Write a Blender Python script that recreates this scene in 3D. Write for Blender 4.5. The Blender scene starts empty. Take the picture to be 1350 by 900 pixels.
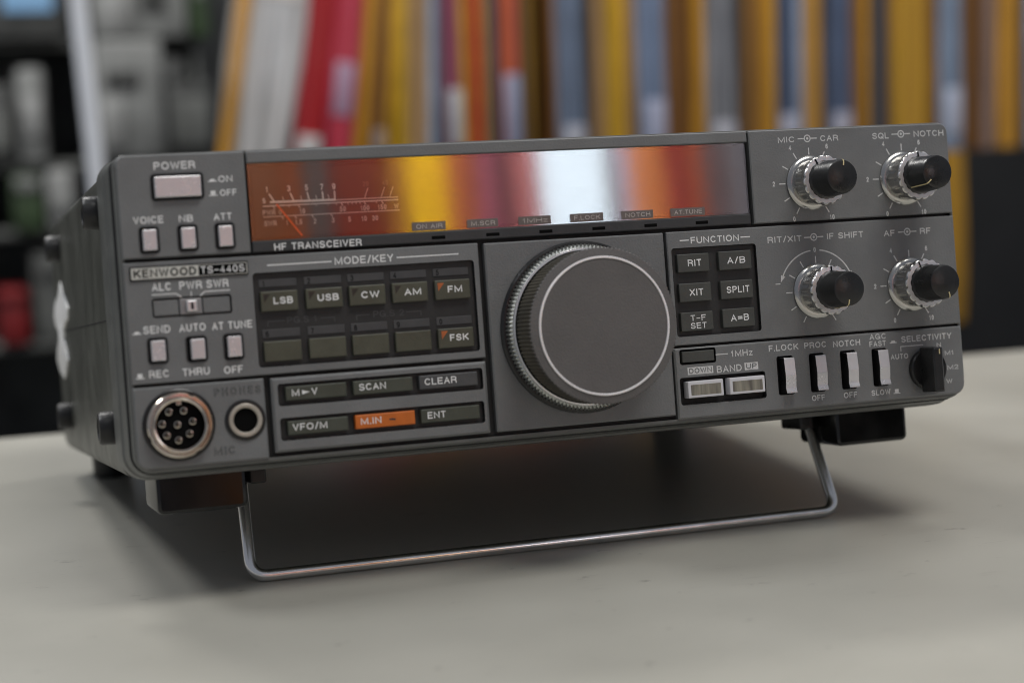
import bpy, math, random
from mathutils import Vector, Matrix
from mathutils.geometry import tessellate_polygon
random.seed(7)
MM = 0.001
S = bpy.context.scene
COL = S.collection

# ---------------------------------------------------------------- camera
cam_d = bpy.data.cameras.new("camera")
cam_d.sensor_width = 36.0
cam_d.lens = 63.65
cam_d.clip_start = 0.02
cam_d.clip_end = 50.0
cam = bpy.data.objects.new("camera", cam_d)
COL.objects.link(cam)
rgt, up_, bck = (0.9468, -0.3202, -0.0329), (0.0726, 0.1128, 0.991), (-0.3136, -0.9406, 0.13)
cam.matrix_world = Matrix(((rgt[0], up_[0], bck[0], -191.63 * MM), (rgt[1], up_[1], bck[1], -533.35 * MM),
                           (rgt[2], up_[2], bck[2], 141.33 * MM), (0, 0, 0, 1)))
cam_d.dof.use_dof = True
cam_d.dof.focus_distance = 0.566
cam_d.dof.aperture_fstop = 6.8
cam_d.dof.aperture_blades = 0
S.camera = cam
S.render.resolution_x, S.render.resolution_y = 1024, 682

# ---------------------------------------------------------------- light
W = bpy.data.worlds.new("World")
S.world = W
W.use_nodes = True
bg = W.node_tree.nodes["Background"]
bg.inputs[0].default_value = (0.80, 0.86, 1.0, 1)
bg.inputs[1].default_value = 0.235


def area(name, loc, target, sx, sy, power, colour):
    d = bpy.data.lights.new(name, 'AREA')
    d.shape = 'RECTANGLE'
    d.size, d.size_y = sx * MM, sy * MM
    d.energy = power
    d.color = colour
    o = bpy.data.objects.new(name, d)
    COL.objects.link(o)
    o.location = Vector(loc) * MM
    o.rotation_euler = (Vector(target) - Vector(loc)).to_track_quat('-Z', 'Y').to_euler()
    return o


area("ceiling_lamp", (250, -560, 1500), (60, -60, 0), 760, 420, 12.0, (1.0, 0.985, 0.95))
area("ceiling_lamp", (760, 760, 1500), (0, 0, 0), 420, 260, 3.9, (1.0, 0.97, 0.92))
area("ceiling_lamp", (-900, 260, 1350), (0, 0, 0), 420, 260, 7.0, (0.97, 0.985, 1.0))
area("ceiling_lamp", (-420, 1250, 1500), (-100, 1900, 100), 500, 300, 26.0, (1.0, 0.98, 0.95))  # no ceiling fitting known here: added to brighten the dark rack
area("shelf_fill", (640, 560, 760), (560, 1211, 150), 900, 150, 2.2, (1.0, 0.97, 0.92))  # out of view, raises the brightness of the counter packets
area("shelf_fill", (330, -620, 720), (340, -1150, 340), 700, 120, 17.0, (1.0, 0.97, 0.92))  # unseen lamp added so the mirrored packets glow in the display
area("bright_window", (446, -1190, 340), (100, 0, 60), 78, 330, 0.30, (0.74, 0.88, 1.0))

S.view_settings.view_transform = 'Standard'
S.view_settings.look = 'None'
S.view_settings.exposure = 0.0
S.view_settings.gamma = 1.0
S.cycles.max_bounces = 8
S.cycles.filter_width = 1.0
S.cycles.adaptive_threshold = 0.004
S.cycles.use_denoising = True


# ---------------------------------------------------------------- materials
def mat(name, col, rough=0.5, metal=0.0, var=0.0, scale=60.0, bump=0.0, bscale=900.0, spec=0.5, col2=None, detail=4.0,
        rvar=0.0, stretch=None, coat=0.0, emit=None):
    m = bpy.data.materials.new(name)
    m.use_nodes = True
    nt = m.node_tree
    b = nt.nodes["Principled BSDF"]
    b.inputs["Base Color"].default_value = (*col, 1)
    b.inputs["Roughness"].default_value = rough
    b.inputs["Metallic"].default_value = metal
    b.inputs["Specular IOR Level"].default_value = spec
    if coat:
        b.inputs["Coat Weight"].default_value = coat
        b.inputs["Coat Roughness"].default_value = 0.08
    if emit:
        b.inputs["Emission Color"].default_value = (*emit[:3], 1)
        b.inputs["Emission Strength"].default_value = emit[3]
    if var or col2 or bump or rvar:
        tc = nt.nodes.new("ShaderNodeTexCoord")
        src = tc.outputs["Object"]
        if stretch:
            mp = nt.nodes.new("ShaderNodeMapping")
            mp.inputs["Scale"].default_value = stretch
            nt.links.new(src, mp.inputs["Vector"])
            src = mp.outputs["Vector"]
    if var or col2 or rvar:
        n = nt.nodes.new("ShaderNodeTexNoise")
        n.inputs["Scale"].default_value = scale
        n.inputs["Detail"].default_value = detail
        n.inputs["Roughness"].default_value = 0.6
        nt.links.new(src, n.inputs["Vector"])
        if var or col2:
            r = nt.nodes.new("ShaderNodeValToRGB")
            lo = col2 if col2 else tuple(c * (1 - var) for c in col)
            hi = col if col2 else tuple(min(1, c * (1 + var)) for c in col)
            r.color_ramp.elements[0].position = 0.32
            r.color_ramp.elements[1].position = 0.68
            r.color_ramp.elements[0].color = (*lo, 1)
            r.color_ramp.elements[1].color = (*hi, 1)
            nt.links.new(n.outputs["Fac"], r.inputs["Fac"])
            nt.links.new(r.outputs["Color"], b.inputs["Base Color"])
        if rvar:
            mr = nt.nodes.new("ShaderNodeMapRange")
            mr.inputs["From Min"].default_value = 0.3
            mr.inputs["From Max"].default_value = 0.7
            mr.inputs["To Min"].default_value = max(0.02, rough - rvar)
            mr.inputs["To Max"].default_value = rough + rvar
            nt.links.new(n.outputs["Fac"], mr.inputs["Value"])
            nt.links.new(mr.outputs["Result"], b.inputs["Roughness"])
    if bump:
        n2 = nt.nodes.new("ShaderNodeTexNoise")
        n2.inputs["Scale"].default_value = bscale
        n2.inputs["Detail"].default_value = 3.0
        nt.links.new(src, n2.inputs["Vector"])
        bp = nt.nodes.new("ShaderNodeBump")
        bp.inputs["Strength"].default_value = bump
        bp.inputs["Distance"].default_value = 0.0004
        nt.links.new(n2.outputs["Fac"], bp.inputs["Height"])
        nt.links.new(bp.outputs["Normal"], b.inputs["Normal"])
    return m


M = {}
M['panel'] = mat("grey panel paint", (0.166, 0.169, 0.170), 0.42, 0.0, var=0.11, scale=48, detail=9, bump=0.35, bscale=1500, rvar=0.10)
M['bezel'] = mat("grey bezel paint", (0.118, 0.121, 0.115), 0.40, 0.0, var=0.1, scale=90, bump=0.3, bscale=1400, rvar=0.06)
M['case'] = mat("olive grey case paint", (0.072, 0.074, 0.064), 0.38, 0.0, var=0.14, scale=40, bump=0.4, bscale=1100, rvar=0.08)
M['groove'] = mat("dark groove", (0.012, 0.012, 0.012), 0.6, var=0.2, scale=200)
M['tray'] = mat("charcoal key tray", (0.020, 0.020, 0.020), 0.5, var=0.2, scale=150, bump=0.15)
M['strip'] = mat("charcoal strip", (0.040, 0.041, 0.043), 0.45, var=0.12, scale=150, bump=0.2)
M['caption'] = mat("grey key caption", (0.058, 0.058, 0.060), 0.5, var=0.1, scale=200)
M['ink'] = mat("pale printed ink", (0.78, 0.775, 0.77), 0.6, var=0.14, scale=900)
M['inkdim'] = mat("faded printed ink", (0.62, 0.615, 0.61), 0.6, var=0.12, scale=900)
M['inkgrey'] = mat("grey printed ink", (0.085, 0.085, 0.09), 0.6, var=0.1, scale=900)
M['ink_hole_dark'] = mat("black ink and hole dark", (0.005, 0.005, 0.005), 0.8, spec=0.05, var=0.1, scale=900)  # also paints the dark inside of holes and slots
M['engrave'] = mat("painted letter shade and marks", (0.035, 0.035, 0.035), 0.6, var=0.1, scale=900)
M['olive'] = mat("olive grey key plastic", (0.072, 0.072, 0.050), 0.42, var=0.14, scale=110, bump=0.2, rvar=0.06)
M['olive2'] = mat("green grey key plastic", (0.060, 0.066, 0.050), 0.42, var=0.14, scale=110, bump=0.2, rvar=0.06)
M['fkey'] = mat("dark grey key plastic", (0.060, 0.062, 0.056), 0.42, var=0.12, scale=110, bump=0.2, rvar=0.06)
M['greykey'] = mat("slate key plastic", (0.070, 0.072, 0.074), 0.42, var=0.12, scale=110, bump=0.2)
M['orange'] = mat("orange key plastic", (0.56, 0.135, 0.016), 0.4, var=0.10, scale=160, bump=0.2)
M['amber'] = mat("amber lamp lens", (0.42, 0.11, 0.03), 0.35, var=0.2, scale=500)
M['lampoff'] = mat("unlit lamp lens", (0.028, 0.024, 0.020), 0.35, var=0.2, scale=500)
M['silver'] = mat("silver button", (0.66, 0.645, 0.66), 0.26, 0.40, var=0.03, scale=200, rvar=0.03)
M['chrome'] = mat("polished chrome", (0.86, 0.85, 0.84), 0.20, 1.0, var=0.08, scale=90, rvar=0.05)
M['nickel'] = mat("worn nickel", (0.62, 0.56, 0.48), 0.20, 1.0, var=0.15, scale=160, rvar=0.06)
M['alu'] = mat("satin aluminium", (0.52, 0.51, 0.49), 0.24, 1.0, var=0.03, scale=200, rvar=0.03)
M['alubright'] = mat("bright edge aluminium", (0.74, 0.73, 0.74), 0.34, 0.7, var=0.05, scale=200)
M['ring'] = mat("bright trim ring", (0.88, 0.86, 0.86), 0.28, 0.25, var=0.04, scale=200)
M['silver2'] = mat("dull silver slide", (0.26, 0.255, 0.26), 0.35, 0.2, var=0.06, scale=200)
M['knurl'] = mat("dull knurled metal", (0.52, 0.53, 0.50), 0.38, 0.85, var=0.2, scale=300)
M['blackplastic'] = mat("black plastic", (0.014, 0.014, 0.014), 0.30, var=0.25, scale=120, bump=0.15, rvar=0.08)
M['gloss'] = mat("glossy black moulding", (0.010, 0.010, 0.010), 0.14, var=0.3, scale=60, rvar=0.05)
M['rubber'] = mat("black rubber", (0.011, 0.011, 0.011), 0.42, var=0.3, scale=120, bump=0.3, bscale=700, rvar=0.1)
M['grip'] = mat("grimy ribbed rubber", (0.095, 0.082, 0.058), 0.55, var=0.35, scale=70, col2=(0.046, 0.042, 0.032), bump=0.3)
M['knobface'] = mat("matt brown grey knob cap", (0.120, 0.112, 0.109), 0.50, var=0.08, scale=60, bump=0.5, bscale=1800)
M['plate'] = mat("pale metal plate", (0.58, 0.575, 0.53), 0.4, 0.0, var=0.08, scale=200)
M['cream'] = mat("ivory jack bush", (0.46, 0.42, 0.36), 0.35, 0.3, var=0.1, scale=200)
M['pointer'] = mat("yellowed pointer paint", (0.62, 0.52, 0.28), 0.5, var=0.1, scale=400)
M['needle'] = mat("orange needle paint", (0.85, 0.14, 0.04), 0.5, var=0.05, scale=400)
M['dial'] = mat("dark meter dial", (0.035, 0.024, 0.020), 0.5, var=0.1, scale=80)
M['dialink'] = mat("white dial print", (0.92, 0.90, 0.88), 0.6, var=0.05, scale=500)
M['dialdim'] = mat("grey dial print", (0.66, 0.62, 0.60), 0.6, var=0.05, scale=500)
M['tabink'] = mat("dim tab print", (0.48, 0.43, 0.40), 0.6, var=0.05, scale=500)
M['tab'] = mat("smoked indicator tab", (0.15, 0.125, 0.115), 0.4, var=0.1, scale=300)
M['worn'] = mat("worn pale metal", (0.88, 0.87, 0.84), 0.45, 0.0, var=0.25, scale=90, bump=0.4, bscale=500)
M['bandfoil'] = mat("foil button insert", (0.36, 0.345, 0.28), 0.35, 0.3, col2=(0.15, 0.14, 0.12), scale=60, stretch=(9, 1, 1), detail=2)
M['whiteedge'] = mat("white button edge", (0.68, 0.67, 0.70), 0.4, var=0.05, scale=200)


def glass_mat():
    m = bpy.data.materials.new("smoked display glass")
    m.use_nodes = True
    nt = m.node_tree
    nt.nodes.remove(nt.nodes["Principled BSDF"])
    out = nt.nodes["Material Output"]
    tr = nt.nodes.new("ShaderNodeBsdfTransparent")
    tr.inputs[0].default_value = (0.93, 0.90, 0.88, 1)
    gl = nt.nodes.new("ShaderNodeBsdfGlossy")
    gl.inputs["Color"].default_value = (1, 1, 1, 1)
    gl.inputs["Roughness"].default_value = 0.055
    tc = nt.nodes.new("ShaderNodeTexCoord")
    mp = nt.nodes.new("ShaderNodeMapping")
    mp.inputs["Scale"].default_value = (0.35, 1, 3)
    nz = nt.nodes.new("ShaderNodeTexNoise")
    nz.inputs["Scale"].default_value = 420
    nz.inputs["Detail"].default_value = 4
    nt.links.new(tc.outputs["Object"], mp.inputs["Vector"])
    nt.links.new(mp.outputs["Vector"], nz.inputs["Vector"])
    mr = nt.nodes.new("ShaderNodeMapRange")
    mr.inputs["To Min"].default_value = 0.150
    mr.inputs["To Max"].default_value = 0.180
    nt.links.new(nz.outputs["Fac"], mr.inputs["Value"])
    mx = nt.nodes.new("ShaderNodeMixShader")
    nt.links.new(mr.outputs["Result"], mx.inputs[0])
    nt.links.new(tr.outputs[0], mx.inputs[1])
    nt.links.new(gl.outputs[0], mx.inputs[2])
    nt.links.new(mx.outputs[0], out.inputs["Surface"])
    return m


M['glass'] = glass_mat()


def table_mat():
    m = mat("worn pale laminate", (0.47, 0.455, 0.42), 0.30, 0.0)
    nt = m.node_tree
    b = nt.nodes["Principled BSDF"]
    L = nt.links.new
    tc = nt.nodes.new("ShaderNodeTexCoord")
    big = nt.nodes.new("ShaderNodeTexNoise")
    big.inputs["Scale"].default_value = 9
    big.inputs["Detail"].default_value = 6
    L(tc.outputs["Object"], big.inputs["Vector"])
    r = nt.nodes.new("ShaderNodeValToRGB")
    r.color_ramp.elements[0].position = 0.3
    r.color_ramp.elements[1].position = 0.7
    r.color_ramp.elements[0].color = (0.395, 0.383, 0.335, 1)
    r.color_ramp.elements[1].color = (0.475, 0.460, 0.405, 1)
    L(big.outputs["Fac"], r.inputs["Fac"])
    # grimy specks and short scuffs
    mp = nt.nodes.new("ShaderNodeMapping")
    mp.inputs["Scale"].default_value = (1.0, 2.2, 1)
    mp.inputs["Rotation"].default_value = (0, 0, 0.9)
    L(tc.outputs["Object"], mp.inputs["Vector"])
    sp = nt.nodes.new("ShaderNodeTexNoise")
    sp.inputs["Scale"].default_value = 62
    sp.inputs["Detail"].default_value = 5
    sp.inputs["Roughness"].default_value = 0.65
    L(mp.outputs["Vector"], sp.inputs["Vector"])
    st = nt.nodes.new("ShaderNodeMapRange")
    st.inputs["From Min"].default_value = 0.655
    st.inputs["From Max"].default_value = 0.70
    st.inputs["To Max"].default_value = 0.6
    L(sp.outputs["Fac"], st.inputs["Value"])
    # thin straight scratches
    mp2 = nt.nodes.new("ShaderNodeMapping")
    mp2.inputs["Scale"].default_value = (6, 110, 1)
    mp2.inputs["Rotation"].default_value = (0, 0, -0.9)
    L(tc.outputs["Object"], mp2.inputs["Vector"])
    sc = nt.nodes.new("ShaderNodeTexNoise")
    sc.inputs["Scale"].default_value = 10
    sc.inputs["Detail"].default_value = 3
    L(mp2.outputs["Vector"], sc.inputs["Vector"])
    s2 = nt.nodes.new("ShaderNodeMapRange")
    s2.inputs["From Min"].default_value = 0.65
    s2.inputs["From Max"].default_value = 0.72
    s2.inputs["To Max"].default_value = 0.28
    L(sc.outputs["Fac"], s2.inputs["Value"])
    ad = nt.nodes.new("ShaderNodeMath")
    ad.operation = 'MAXIMUM'
    L(st.outputs["Result"], ad.inputs[0])
    L(s2.outputs["Result"], ad.inputs[1])
    mx = nt.nodes.new("ShaderNodeMix")
    mx.data_type = 'RGBA'
    L(ad.outputs[0], mx.inputs["Factor"])
    L(r.outputs["Color"], mx.inputs["A"])
    mx.inputs["B"].default_value = (0.17, 0.16, 0.145, 1)
    L(mx.outputs["Result"], b.inputs["Base Color"])
    rr = nt.nodes.new("ShaderNodeMapRange")
    rr.inputs["To Min"].default_value = 0.29
    rr.inputs["To Max"].default_value = 0.42
    L(big.outputs["Fac"], rr.inputs["Value"])
    L(rr.outputs["Result"], b.inputs["Roughness"])
    n2 = nt.nodes.new("ShaderNodeTexNoise")
    n2.inputs["Scale"].default_value = 260
    L(tc.outputs["Object"], n2.inputs["Vector"])
    bp = nt.nodes.new("ShaderNodeBump")
    bp.inputs["Strength"].default_value = 0.06
    bp.inputs["Distance"].default_value = 0.0004
    L(n2.outputs["Fac"], bp.inputs["Height"])
    L(bp.outputs["Normal"], b.inputs["Normal"])
    return m


# ---------------------------------------------------------------- mesh builder (millimetres; panel lies in XZ, front faces -Y)
def rrect(x0, x1, z0, z1, r=0.0, n=5, ins=0.0):
    """rounded rectangle, anticlockwise seen from the front; r = one radius or (tl, tr, br, bl); ins shrinks it"""
    if not isinstance(r, tuple):
        r = (r, r, r, r)
    tl, tr, br, bl = [max(0.02, q - ins) for q in r]
    x0, x1, z0, z1 = x0 + ins, x1 - ins, z0 + ins, z1 - ins
    P = []
    for cx, cz, q, a0 in ((x1 - br, z0 + br, br, -90), (x1 - tr, z1 - tr, tr, 0), (x0 + tl, z1 - tl, tl, 90), (x0 + bl, z0 + bl, bl, 180)):
        for k in range(n + 1):
            a = math.radians(a0 + 90 * k / n)
            P.append((cx + q * math.cos(a), cz + q * math.sin(a)))
    return P


class MB:
    def __init__(s):
        s.v, s.f, s.fm, s.mats = [], [], [], []

    def mi(s, m):
        if m not in s.mats:
            s.mats.append(m)
        return s.mats.index(m)

    def add(s, vs, fs, m):
        b = len(s.v)
        s.v += vs
        k = s.mi(m)
        for f in fs:
            s.f.append([b + i for i in f])
            s.fm.append(k)

    def loops(s, L, m, cap0=True, cap1=True):
        """L: list of (loop2d, y), each a level of a body extruded along Y"""
        n = len(L[0][0])
        vs = [(x, y, z) for lp, y in L for x, z in lp]
        fs = []
        for a in range(len(L) - 1):
            for i in range(n):
                j = (i + 1) % n
                fs.append((a * n + i, a * n + j, (a + 1) * n + j, (a + 1) * n + i))
        if cap0:
            fs.append(tuple(range(n)))
        if cap1:
            fs.append(tuple(range((len(L) - 1) * n + n - 1, (len(L) - 1) * n - 1, -1)))
        s.add(vs, fs, m)

    def block(s, x0, x1, z0, z1, yf, yb, m, r=0.4, bev=0.25, n=4, back=True):
        """rounded-rectangle block with a chamfered front edge"""
        s.loops([(rrect(x0, x1, z0, z1, r, n, bev), yf), (rrect(x0, x1, z0, z1, r, n, bev * 0.3), yf + bev * 0.3),
                 (rrect(x0, x1, z0, z1, r, n), yf + bev), (rrect(x0, x1, z0, z1, r, n), yb)], m, True, back)

    def plate(s, x0, x1, z0, z1, yf, yb, m, r=0.3, bev=0.3, holes=(), mh=None, n=5):
        """plate with rectangular holes: holes = (x0, x1, z0, z1, r, depth)"""
        out = rrect(x0, x1, z0, z1, r, n, bev)
        polys = [[Vector((x, z, 0)) for x, z in out]]
        hb = 0.18
        for h in holes:
            polys.append([Vector((x, z, 0)) for x, z in rrect(h[0], h[1], h[2], h[3], h[4] + hb, 3, -hb)][::-1])
        flat = [q for p in polys for q in p]
        tris = tessellate_polygon(polys)
        fs = []
        for t in tris:
            a, b, c = [flat[i] for i in t]
            cr = (b.x - a.x) * (c.y - a.y) - (b.y - a.y) * (c.x - a.x)
            fs.append(tuple(t) if cr > 0 else tuple(t[::-1]))
        s.add([(q.x, yf, q.y) for q in flat], fs, m)
        s.loops([(out, yf), (rrect(x0, x1, z0, z1, r, n), yf + bev), (rrect(x0, x1, z0, z1, r, n), yb)], m, False, False)
        for h in holes:
            a = rrect(h[0], h[1], h[2], h[3], h[4] + hb, 3, -hb)[::-1]
            b = rrect(h[0], h[1], h[2], h[3], h[4], 3)[::-1]
            s.loops([(a, yf), (b, yf + hb), (b, yf + h[5])], mh or m, False, False)

    def lathe(s, cx, cz, prof, m, n=64, wave=None, cap0=True, cap1=True):
        """turned about an axis along Y: prof = [(r, y)]; wave(i_level, angle) scales the radius"""
        L = []
        for k, (r, y) in enumerate(prof):
            lp = []
            for i in range(n):
                a = 2 * math.pi * i / n
                q = r * (wave(k, a) if wave else 1)
                lp.append((cx + q * math.cos(a), cz + q * math.sin(a)))
            L.append((lp, y))
        s.loops(L, m, cap0, cap1)

    def box(s, x0, x1, y0, y1, z0, z1, m, b=0.0):
        if b:
            L = []
            for ins, z in ((b, z0), (b * .3, z0 + b * .3), (0, z0 + b), (0, z1 - b), (b * .3, z1 - b * .3), (b, z1)):
                L.append((rrect(x0, x1, y0, y1, b, 3, ins), z))
            n = len(L[0][0])
            vs = [(x, y, z) for lp, z in L for x, y in lp]
            fs = [(a * n + i, a * n + (i + 1) % n, (a + 1) * n + (i + 1) % n, (a + 1) * n + i) for a in range(5) for i in range(n)]
            fs += [tuple(range(n - 1, -1, -1)), tuple(range(5 * n, 6 * n))]
            s.add(vs, fs, m)
        else:
            vs = [(x, y, z) for z in (z0, z1) for y in (y0, y1) for x in (x0, x1)]
            s.add(vs, [(0, 2, 3, 1), (4, 5, 7, 6), (0, 1, 5, 4), (2, 6, 7, 3), (0, 4, 6, 2), (1, 3, 7, 5)], m)

    def tube(s, pts, r, m, n=14):
        P = [Vector(p) for p in pts]
        rings = []
        t0 = (P[1] - P[0]).normalized()
        u = t0.orthogonal().normalized()
        for i, p in enumerate(P):
            t = ((P[min(i + 1, len(P) - 1)] - P[i]).normalized() + (P[i] - P[max(i - 1, 0)]).normalized()).normalized() if 0 < i < len(P) - 1 else ((P[1] - P[0]) if i == 0 else (P[-1] - P[-2])).normalized()
            u = (u - t * u.dot(t)).normalized()
            w = t.cross(u)
            rr = r[i] if isinstance(r, (list, tuple)) else r
            rings.append([tuple(p + (u * math.cos(2 * math.pi * k / n) + w * math.sin(2 * math.pi * k / n)) * rr) for k in range(n)])
        vs = [q for rg in rings for q in rg]
        fs = [(a * n + i, a * n + (i + 1) % n, (a + 1) * n + (i + 1) % n, (a + 1) * n + i) for a in range(len(rings) - 1) for i in range(n)]
        fs += [tuple(range(n - 1, -1, -1)), tuple(range((len(rings) - 1) * n, len(rings) * n))]
        s.add(vs, fs, m)

    # flat printed marks, a few hundredths of a millimetre proud of what they are printed on
    def ribbon(s, pts, t, y, m, closed=False, ext=0.0):
        P = [Vector((a, b)) for a, b in pts]
        Q = [P[0]]
        for q in P[1:]:
            if (q - Q[-1]).length > 1e-4:
                Q.append(q)
        P = Q
        n = len(P)
        if n < 2:
            return
        if ext and not closed:
            P[0] = P[0] + (P[0] - P[1]).normalized() * ext
            P[-1] = P[-1] + (P[-1] - P[-2]).normalized() * ext
        vs = []
        for i in range(n):
            a = P[i] - P[i - 1] if (i > 0 or closed) else P[1] - P[0]
            b = P[(i + 1) % n] - P[i] if (i < n - 1 or closed) else P[-1] - P[-2]
            a, b = a.normalized(), b.normalized()
            na, nb = Vector((-a.y, a.x)), Vector((-b.y, b.x))
            mm = na + nb
            if mm.length < 1e-3:
                mm = na
            mm.normalize()
            k = min(1.0 / max(0.2, mm.dot(na)), 1.7) * t / 2
            vs.append((P[i].x + mm.x * k, y, P[i].y + mm.y * k))
            vs.append((P[i].x - mm.x * k, y, P[i].y - mm.y * k))
        fs = []
        for i in range(n if closed else n - 1):
            j = (i + 1) % n
            fs.append((2 * i + 1, 2 * j + 1, 2 * j, 2 * i))
        s.add(vs, fs, m)

    def poly(s, pts, y, m):
        ar = sum(pts[i][0] * pts[(i + 1) % len(pts)][1] - pts[(i + 1) % len(pts)][0] * pts[i][1] for i in range(len(pts)))
        if ar < 0:
            pts = pts[::-1]
        s.add([(a, y, b) for a, b in pts], [tuple(range(len(pts)))], m)

    def text(s, txt, x0, x1, z, h, y, m, t=0.172, mid=False):
        """stroke lettering between x0 and x1 on baseline z with cap height h (x1 None: natural width; mid: x0 is the centre)"""
        gap = 0.15
        adv = [GW.get(c, 0.66) for c in txt]
        nat = sum(adv) + gap * (len(txt) - 1)
        if x1 is None:
            wtot = nat * h * 0.93
            if mid:
                x0 -= wtot / 2
        else:
            wtot = x1 - x0
        k = wtot / nat
        x = x0
        th = t * h
        lev = 0
        for c, a in zip(txt, adv):
            w = a * k
            for st in GL.get(c, []):
                closed = st[0] == 'c'
                pts = st[1:] if closed else st
                q = [(x + th / 2 + px * max(w - th, 0), z + th / 2 + pz * (h - th)) for px, pz in pts]
                s.ribbon(q, th, y - 0.004 * lev, m, closed, 0 if closed else th * 0.42)
                lev = (lev + 1) % 5
            x += w + gap * k

    def build(s, name, parent=None, loc=(0, 0, 0), smooth=True, ang=32):
        me = bpy.data.meshes.new(name)
        me.from_pydata([(a * MM, b * MM, c * MM) for a, b, c in s.v], [], s.f)
        for m in s.mats:
            me.materials.append(m)
        me.polygons.foreach_set("material_index", s.fm)
        if smooth:
            me.polygons.foreach_set("use_smooth", [True] * len(me.polygons))
            me.set_sharp_from_angle(angle=math.radians(ang))
        me.update()
        o = bpy.data.objects.new(name, me)
        COL.objects.link(o)
        if parent is not None:
            o.parent = parent
        o.location = [c * MM for c in loc]
        return o


def arc(cx, cy, rx, ry, a0, a1, n=10):
    return [(cx + rx * math.cos(math.radians(a0 + (a1 - a0) * i / n)), cy + ry * math.sin(math.radians(a0 + (a1 - a0) * i / n))) for i in range(n + 1)]


GW = dict(zip("ABCDEFGHIKLMNOPQRSTUVWXYZz0123456789/.-= >",
              (.70, .66, .72, .70, .62, .58, .76, .70, .16, .70, .56, .84, .71, .78, .64, .78, .68, .66, .62, .70, .68, .96, .68, .68, .62, .5,
               .58, .40, .58, .58, .60, .58, .58, .56, .58, .58, .42, .16, .50, .60, .30, .9)))
GL = {
    'A': [[(0, 0), (.5, 1), (1, 0)], [(.2, .34), (.8, .34)]],
    'B': [[(0, 0), (0, 1)] + arc(.58, .765, .36, .235, 90, -90) + [(0, .53)], [(0, .53)] + arc(.62, .265, .38, .265, 90, -90) + [(0, 0)]],
    'C': [arc(.52, .5, .5, .5, 42, 318, 18)],
    'D': [['c', (0, 0), (0, 1)] + arc(.42, .5, .58, .5, 90, -90, 14)],
    'E': [[(1, 1), (0, 1), (0, 0), (1, 0)], [(0, .52), (.9, .52)]],
    'F': [[(1, 1), (0, 1), (0, 0)], [(0, .5), (.85, .5)]],
    'G': [arc(.5, .5, .5, .5, 45, 330, 18) + [(1, .45), (.55, .45)], [(1, .45), (1, 0)]],
    'H': [[(0, 0), (0, 1)], [(1, 0), (1, 1)], [(0, .52), (1, .52)]],
    'I': [[(.5, 0), (.5, 1)]],
    'K': [[(0, 0), (0, 1)], [(1, 1), (0, .38)], [(.35, .6), (1, 0)]],
    'L': [[(0, 1), (0, 0), (1, 0)]],
    'M': [[(0, 0), (0, 1), (.5, .08), (1, 1), (1, 0)]],
    'N': [[(0, 0), (0, 1), (1, 0), (1, 1)]],
    'O': [['c'] + arc(.5, .5, .5, .5, 0, 345, 23)],
    'P': [[(0, 0), (0, 1)] + arc(.6, .74, .4, .26, 90, -90) + [(0, .48)]],
    'Q': [['c'] + arc(.5, .5, .5, .5, 0, 345, 23), [(.6, .28), (1, -.04)]],
    'R': [[(0, 0), (0, 1)] + arc(.6, .745, .38, .255, 90, -90) + [(0, .49)], [(.6, .49), (.92, .36), (1, 0)]],
    'S': [arc(.5, .755, .46, .245, 18, 270, 12) + arc(.5, .255, .5, .255, 88, -162, 12)],
    'T': [[(0, 1), (1, 1)], [(.5, 1), (.5, 0)]],
    'U': [[(0, 1)] + arc(.5, .34, .5, .34, 180, 360) + [(1, 1)]],
    'V': [[(0, 1), (.5, 0), (1, 1)]],
    'W': [[(0, 1), (.25, 0), (.5, .95), (.75, 0), (1, 1)]],
    'X': [[(0, 0), (1, 1)], [(0, 1), (1, 0)]],
    'Y': [[(0, 1), (.5, .42), (1, 1)], [(.5, .42), (.5, 0)]],
    'Z': [[(0, 1), (1, 1), (0, 0), (1, 0)]],
    'z': [[(0, .66), (1, .66), (0, 0), (1, 0)]],
    '0': [['c'] + arc(.5, .5, .5, .5, 0, 345, 23)],
    '1': [[(.1, .72), (.6, 1), (.6, 0)]],
    '2': [arc(.5, .71, .47, .29, 172, -35) + [(0, 0), (1, 0)]],
    '3': [arc(.47, .76, .42, .24, 165, -90) + arc(.47, .26, .5, .26, 90, -165)],
    '4': [[(.74, 0), (.74, 1), (0, .27), (1, .27)]],
    '5': [[(.92, 1), (.16, 1), (.06, .5)] + arc(.48, .33, .5, .33, 128, -158)],
    '6': [['c'] + arc(.5, .32, .5, .32, 0, 345, 20), arc(.55, .5, .55, .5, 48, 192)],
    '7': [[(0, 1), (1, 1), (.35, 0)]],
    '8': [['c'] + arc(.5, .76, .42, .24, 0, 340, 16), ['c'] + arc(.5, .26, .5, .26, 0, 340, 16)],
    '9': [['c'] + arc(.5, .68, .5, .32, 0, 345, 20), arc(.45, .5, .55, .5, 12, -132)],
    '/': [[(0, -.05), (1, 1.05)]],
    '.': [[(.5, 0), (.5, .03)]],
    '-': [[(0, .42), (1, .42)]],
    '=': [[(0, .30), (1, .30)], [(0, .62), (1, .62)]],
    '>': [],
}

# ---------------------------------------------------------------- the setting
TABLE_X0, TABLE_X1, TABLE_Y0, TABLE_Y1 = -720, 780, -520, 302


def tag(o, label, cat, group=None):
    o["label"], o["category"] = label, cat
    if group:
        o["group"] = group
    return o


def structure(o):
    o["kind"] = "structure"
    return o


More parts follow.
